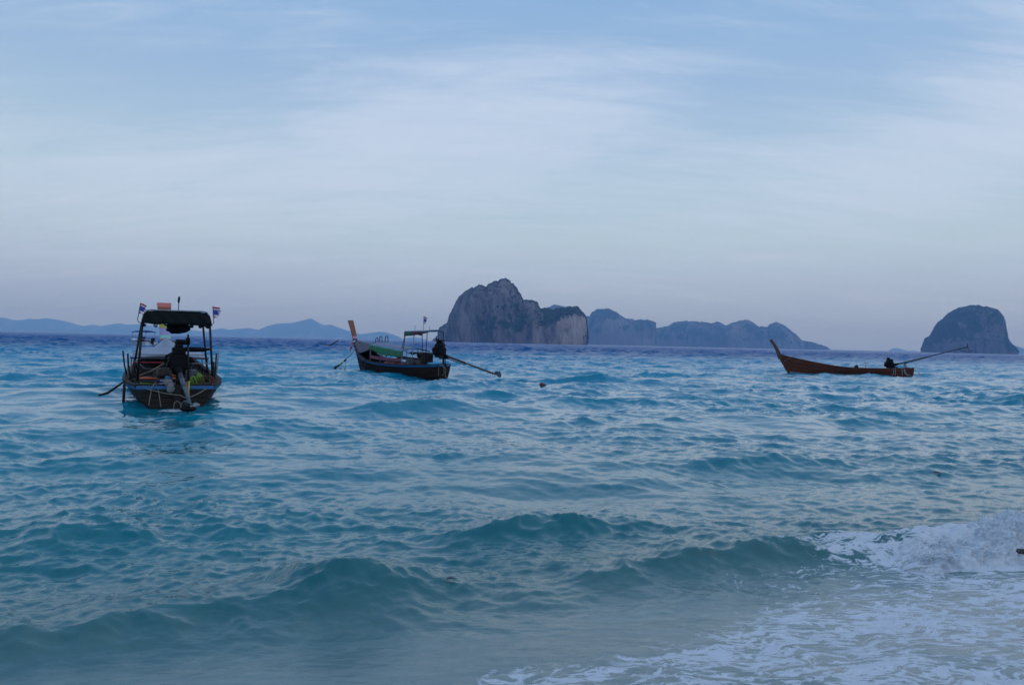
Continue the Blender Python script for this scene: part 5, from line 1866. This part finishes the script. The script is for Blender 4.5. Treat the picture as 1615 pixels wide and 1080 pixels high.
    for k, (x, d) in enumerate(((-2.45, 0.12), (-2.6, 0.14), (-2.72, 0.13), (-2.52, 0.08))):
        mb = MB()
        u = -x / 2.8
        mb.tube([(x, -0.62 * u, 0.98 - 0.70 * u), (x - 0.01, -0.62 * u, 0.98 - 0.70 * u - d)], 0.007, M_ROPED, 5)
        mb.build('weed_strand', sh)
    for pts in ([(-0.05, 0.2, 0.62), (-0.28, 0.20, 0.45), (-0.26, 0.18, 0.18), (-0.12, 0.2, 0.10)], [(-0.05, 0.1, 0.55), (-0.32, 0.12, 0.36), (-0.22, 0.1, 0.12), (-0.35, 0.1, 0.0)], [(-0.02, 0.3, 0.52), (-0.04, 0.33, 0.05)]):
        mb = rope(pts, 0.011, M_ROPE, 0.03, 6)
        mb.build('rope_end', root)
    # tyre hung on the bow quarter
    mb = MB()
    zg, bg = gunwale(st, 5.95)
    c = F.w(5.85, bg + 0.09, 0.36)
    mb.torus(c, 0.22, 0.045, M_RUB, rot=(R(82), 0, F.rz - R(12)), n=24, m=8)
    o = mb.build('tyre_fender')
    tag(o, 'black tyre hung as a fender on the bow of the green curtained boat', 'tyre')
    # anchor line with floats
    a, b = F.w(8.35, 0.05, 1.05), on_water(527, 581)
    line = empty('anchor_line', b, 0)
    tag(line, 'dark anchor line with floats running from the green curtained boat into the water', 'rope')
    mb = MB()
    pts = []
    for i in range(16):
        u = i / 15
        q = a.lerp(b, u) - b
        q.z -= 0.10 * 4 * u * (1 - u)
        pts.append(q)
    pts.append(pts[-1] + (pts[-1] - pts[-2]) * 2)
    mb.tube(pts, 0.014, M_ROPED, 6)
    mb.build('line', line)
    for i, r, m in ((7, 0.05, M_ROPED), (10, 0.055, M_YEL), (12, 0.06, M_ROPED), (14, 0.07, M_ROPED)):
        f = MB()
        d = (pts[i + 1] - pts[i]).normalized()
        f.tube([pts[i] - d * 0.14, pts[i] - d * 0.07, pts[i] + d * 0.07, pts[i] + d * 0.14], [0.02, r, r, 0.02], m, 8)
        f.build('float', line)
    for i, L_ in ((7, 0.55), (10, 0.36), (11, 0.34)):
        f = MB()
        p0 = pts[i]
        f.tube([p0, p0 + Vector((0.01, 0, -L_ * 0.7)), p0 + Vector((0, 0, -L_ * 0.72)), p0 + Vector((0, 0, -L_))], [0.010, 0.012, 0.034, 0.03], M_ROPE, 6)
        f.build('hanging_end', line)
    return root, F


# ================================================================== plain brown boat broadside on
def boat_brown():
    F = FC
    root = empty('longtail_boat', F.w(0, 0, 0), F.rz)
    tag(root, 'open red brown wooden longtail boat without a roof, its tail shaft raised', 'boat', 'longtail boats at anchor')
    st = ST_C
    build_hull(root, st, M_HULL_C, M_HULL_C, None, strakes=6)
    stem_timber(root, st, M_HULL_C, 0.05)
    for sgn in (1, -1):
        # rubbing strake just under the rail
        xs, (zg, bg, zk, ex) = stations(st, 50)
        mb = MB()
        P = []
        for i in range(50):
            v = 0.80
            z = zk[i] + (zg[i] - zk[i]) * v
            y = bg[i] * v ** ex[i]
            P.append([(xs[i], sgn * (y + 0.002), z - 0.022), (xs[i], sgn * (y + 0.03), z - 0.018), (xs[i], sgn * (y + 0.034), z + 0.018), (xs[i], sgn * (y + 0.01), z + 0.024)])
        mb.sheet(P if sgn > 0 else [list(reversed(r)) for r in P], M_HULL_C, smooth=False)
        mb.build('rub_rail', root)
    prow(root, st, (8.98, 0.0, 2.16), [(0.965, 0.999, M_WOODD)], M_PROW2, 0.13, 0.26, 0.24, 0.30)
    for x, z, w in ((1.2, 0.36, 0.25), (2.6, 0.33, 0.25), (4.2, 0.36, 0.25), (5.6, 0.5, 0.25)):
        thwart(root, st, x, z, w, M_WOOD)
    # pale growth at the foot of the stem
    mb = MB()
    P = []
    for i in range(12):
        x = 6.5 + 1.2 * i / 11
        xs, (zg, bg, zk, ex) = stations(st, 90)
        zgi, bgi, zki, exi = [float(np.interp(x, xs, q)) for q in (zg, bg, zk, ex)]
        z0 = max(zki + 0.02, -0.10)
        z1 = max(z0 + 0.01, 0.02 + 0.12 * i / 11)
        P.append([(x, bgi * max(0.0, (z - zki) / (zgi - zki)) ** exi + 0.017, z) for z in (z0, (z0 + z1) / 2, z1)])
    mb.sheet(P, M_SILT, 0.0)
    mb.build('waterline_growth', root)
    blk, sh = longtail_engine(root, (0.95, 0, 0.40), (1.32, 0, 0.74), ((0.85, 0, 0.74), (-3.62, 0.0, 1.96)), M_PIPE, 6, scale=0.92)
    mb = MB()
    mb.tube([(0.3, 0.12, 0.50), (0.3, 0.10, 0.75), (0.25, 0.02, 0.90)], 0.022, M_PIPE, 6)
    mb.tube([(0.3, -0.12, 0.50), (0.3, -0.10, 0.75), (0.25, -0.02, 0.90)], 0.022, M_PIPE, 6)
    mb.build('shaft_rest', root)
    mb = MB()
    mb.tube([(-3.05, 0, 1.84), (-3.3, 0.0, 1.70), (-3.75, 0, 1.66), (-4.05, 0, 1.74)], 0.017, M_PIPE, 6)
    mb.tube([(-3.62, 0, 1.95), (-3.85, 0, 1.68)], 0.014, M_PIPE, 6)
    mb.tube([(-3.66, 0, 1.98), (-3.64, 0, 2.2)], 0.022, M_PIPE, 6)
    mb.build('propeller_guard', sh)
    for k, pts in enumerate(([(0.72, 0.45, 0.53), (0.70, 0.47, 0.3), (0.66, 0.42, 0.02)], [(0.55, 0.43, 0.53), (0.50, 0.45, 0.25), (0.30, 0.40, 0.08), (0.1, 0.40, 0.05)], [(0.60, 0.43, 0.85), (0.58, 0.45, 0.4), (0.5, 0.43, 0.15), (0.35, 0.42, 0.06)],
                            [(1.25, 0.49, 0.50), (1.26, 0.50, 0.25), (1.28, 0.45, 0.03)], [(1.12, 0.49, 0.50), (1.14, 0.50, 0.2), (1.12, 0.45, 0.04)],
                            [(-0.14, 0.2, 0.35), (-0.45, 0.2, 0.28), (-0.52, 0.2, 0.05), (-0.4, 0.2, -0.06)], [(-0.14, 0.1, 0.22), (-0.35, 0.15, 0.02), (-0.55, 0.2, 0.18), (-0.50, 0.2, 0.28)], [(-0.12, 0.2, 0.12), (-0.36, 0.2, -0.03)])):
        mb = rope(pts, 0.016, M_ROPEW, 0.0, 6)
        mb.build('rope_end', root)
    mb = rope([(7.55, 0.26, 1.12), (7.9, 0.18, 0.95), (8.12, 0.08, 0.78)], 0.013, M_ROPE, 0.01, 5)
    mb.build('bow_rope', root)
    mb = MB()
    mb.blob((3.55, 0.30, 0.52), (0.13, 0.12, 0.14), M_DRIFT, 5, 0.18, 8)
    o = mb.build('bailer', root)
    mb = MB()
    mb.tube([(2.88, 0.1, 0.36), (2.86, 0.1, 0.78)], 0.013, M_PIPE, 6)
    mb.tube([(2.70, 0.1, 0.75), (2.86, 0.1, 0.78), (3.02, 0.1, 0.77)], 0.016, M_PIPE, 6)
    mb.build('light_stand', root)
    return root, F


M_PROW2 = mat('red_brown_prow_wood', (0.13, 0.042, 0.016), 0.5, 0.30, 3.0, stretch=(6, 6, 0.8), bump=0.2)


# ================================================================== white speedboat far behind
def speedboat():
    F = FS
    root = empty('speedboat', F.w(0, 0, 0), F.rz)
    tag(root, 'white speedboat with a blue sun canopy far behind the black roofed boat', 'boat')
    st = [(0.0, 0.62, 0.88, -0.30, 0.30), (1.5, 0.66, 0.95, -0.32, 0.34), (3.0, 0.74, 0.84, -0.30, 0.42), (4.2, 0.86, 0.48, -0.15, 0.6), (4.9, 0.96, 0.06, 0.35, 0.9)]
    xs, (zg, bg, zk, ex) = stations(st, 36)
    mb = MB()
    rows = []
    for i in range(36):
        rows.append([(xs[i], math.copysign(bg[i] * (abs(j) / 9) ** ex[i], j) if j else 0.0, zk[i] + (zg[i] - zk[i]) * abs(j) / 9) for j in range(-9, 10)])
    mb.sheet(rows, M_WHITE)
    mb.add(rows[0], [tuple(reversed(range(19)))], M_WHITE)
    rows = []
    for i in range(36):
        rows.append([(xs[i], -v * max(0.003, bg[i] - 0.06), max(zk[i] + 0.08 + (zg[i] - zk[i] - 0.08) * abs(v) ** 3, 0.15)) for v in (-1, -0.9, -0.6, 0, 0.6, 0.9, 1)])
    mb.sheet(rows, M_INNER)
    mb.build('hull', root)
    mb = MB()
    P = []
    for i in range(9):
        x = 3.0 + 1.85 * i / 8
        a, b = float(np.interp(x, xs, zg)), float(np.interp(x, xs, bg))
        P.append([(x, v * b, a + 0.02 + 0.08 * (1 - v * v)) for v in (-1, -0.5, 0, 0.5, 1)])
    mb.sheet(P, M_WHITE, 0.02)
    mb.build('foredeck', root)
    mb = MB()
    mb.box((2.2, -0.25, 0.62), (0.6, 0.5, 0.75), M_WHITE, bev=0.05)
    mb.build('console', root)
    mb = MB()
    mb.box((2.55, -0.25, 1.10), (0.04, 0.5, 0.30), M_PIPE, rot=(0, R(-20), 0))
    mb.build('windscreen', root)
    for k, x in enumerate((0.8, 1.4)):
        mb = MB()
        mb.blob((x, 0.1, 0.78), (0.25, 0.5, 0.18), M_NAVY if k else M_GREYC, k + 3, 0.2, 8)
        mb.build('seat', root)
    mb = MB()
    P = []
    for i in range(9):
        x = 0.7 + 2.5 * i / 8
        P.append([(x, v * 0.92, 1.86 + 0.16 * (1 - v * v) - 0.05 * abs(i / 4 - 1) ** 2) for v in (-1, -0.7, -0.35, 0, 0.35, 0.7, 1)])
    mb.sheet(P, M_BIM, 0.10)
    mb.build('canopy', root)
    for x in (0.8, 3.1):
        for sgn in (1, -1):
            mb = MB()
            mb.tube([(x, sgn * 0.88, 0.6), (x, sgn * 0.88, 1.86)], 0.03, M_STEEL, 6)
            mb.build('canopy_post', root)
    mb = MB()
    mb.tube([(2.2, 0, 2.0), (2.2, 0, 2.35)], 0.02, M_FRED, 6)
    mb.build('antenna', root)
    mb = MB()
    mb.box((-0.30, 0, 0.92), (0.42, 0.36, 0.48), M_ENG, rot=(0, R(22), 0), bev=0.08)
    mb.box((-0.34, 0, 0.40), (0.20, 0.16, 0.80), M_ENG, rot=(0, R(14), 0), bev=0.04)
    mb.box((-0.12, 0, 0.55), (0.25, 0.30, 0.20), M_ENG, bev=0.03)
    mb.build('outboard_motor', root)
    return root


rA, F_ = boat_black_roof()
gear_in_black_roof_boat(FA)
boat_green_curtain()
boat_brown()
speedboat()


# ------------------------------------------------------------------ small floating things
def floating_bits():
    # branch with a raised arm, far out
    b = on_water(521, 546.5)
    root = empty('driftwood', b + Vector((0, 0, 0.14)))
    tag(root, 'dark forked driftwood branch sticking out of the sea near the tall brown prow', 'driftwood')
    D = b.y
    k = D / FPX
    for name, pts, r in (('trunk', [(-2, 0.6), (0, -0.2), (5, 3.8), (13, 9.2)], [1.0, 1.3, 1.1, 0.7]), ('branch', [(0, 0.4), (-6, 1.2), (-12, 1.5), (-18, 1.7)], [0.7, 0.55, 0.5, 0.2])):
        mb = MB()
        mb.tube([(x * k, 0.05 * x * k, z * k) for x, z in pts], [q * k for q in r], M_DRIFT, 8)
        mb.build(name, root)
    # red float
    p = on_water(854.5, 609)
    mb = MB()
    mb.blob((0, 0, 0.02), (0.095, 0.085, 0.075), M_BUOY, 2, 0.06, 10)
    mb.tube([(0.08, 0, 0.03), (0.13, 0, 0.0), (0.16, 0, -0.05)], [0.03, 0.035, 0.02], M_ROPED, 8)
    o = mb.build('buoy')
    o.location = p + Vector((0, 0, 0.03))
    tag(o, 'small dull red buoy floating to the right of the green curtained boat', 'buoy')
    # drifting leaves and bark
    for (px, py, w, name, label, cat, m, z) in ((712, 917, 0.036, 'leaf', 'purple brown leaf drifting on the slope of the nearest wave', 'leaf', M_LEAF, 0.10), (1478, 747.5, 0.055, 'bark', 'bit of reddish bark floating out beyond the whitewater', 'bark', M_SHAFT, 0.02),
                                            (410, 887, 0.018, 'seaweed', 'tiny dark scrap of weed near the crest of the nearest wave', 'seaweed', M_DRIFT, 0.25)):
        p = on_water(px, py, z)
        mb = MB()
        P = []
        for i in range(7):
            u = i / 6
            ww = 0.42 * math.sin(math.pi * (0.06 + 0.9 * u)) * w
            P.append([((u - 0.5) * 2 * w, v * ww, 0.012 + 0.15 * w * math.sin(u * 4) + 0.2 * ww * abs(v)) for v in (-1, 0, 1)])
        mb.sheet(P, m, 0.003)
        o = mb.build(name)
        o.location = p
        o.rotation_euler = (0, 0, R(-12))
        FLOATERS.append(o)
        tag(o, label, cat)
    # dark stick at the edge of the whitewater
    p = on_water(1612, 871, 0.06)
    root = empty('driftwood', p)
    tag(root, 'dark wet driftwood stick washed up in front of the whitewater', 'driftwood')
    for name, pts, r in (('trunk', [(-0.17, -0.01, 0.0), (-0.10, 0.0, 0.012), (0.05, 0.0, 0.005), (0.30, 0.03, 0.012), (0.62, 0.05, 0.02)], [0.006, 0.017, 0.022, 0.026, 0.02]), ('branch', [(0.1, 0.0, 0.0), (0.2, -0.05, 0.03), (0.32, -0.09, 0.05)], [0.012, 0.009, 0.004])):
        mb = MB()
        mb.tube(pts, r, M_DRIFT, 8)
        mb.build(name, root)


FLOATERS = []
floating_bits()


def settle():
    """drop the drifting bits on the sea's surface"""
    bpy.context.view_layer.update()
    dg = bpy.context.evaluated_depsgraph_get()
    sea = bpy.data.objects['sea'].evaluated_get(dg)
    for o in FLOATERS:
        # slide along the line of sight it was placed on until it meets the water
        d = (o.location - Vector((0, 0, EYE))).normalized()
        ok, loc, nor, idx = sea.ray_cast(Vector((0, 0, EYE)), d)
        if ok:
            o.location = loc + nor * 0.004
            o.rotation_euler = nor.to_track_quat('Z', 'Y').to_euler()


settle()
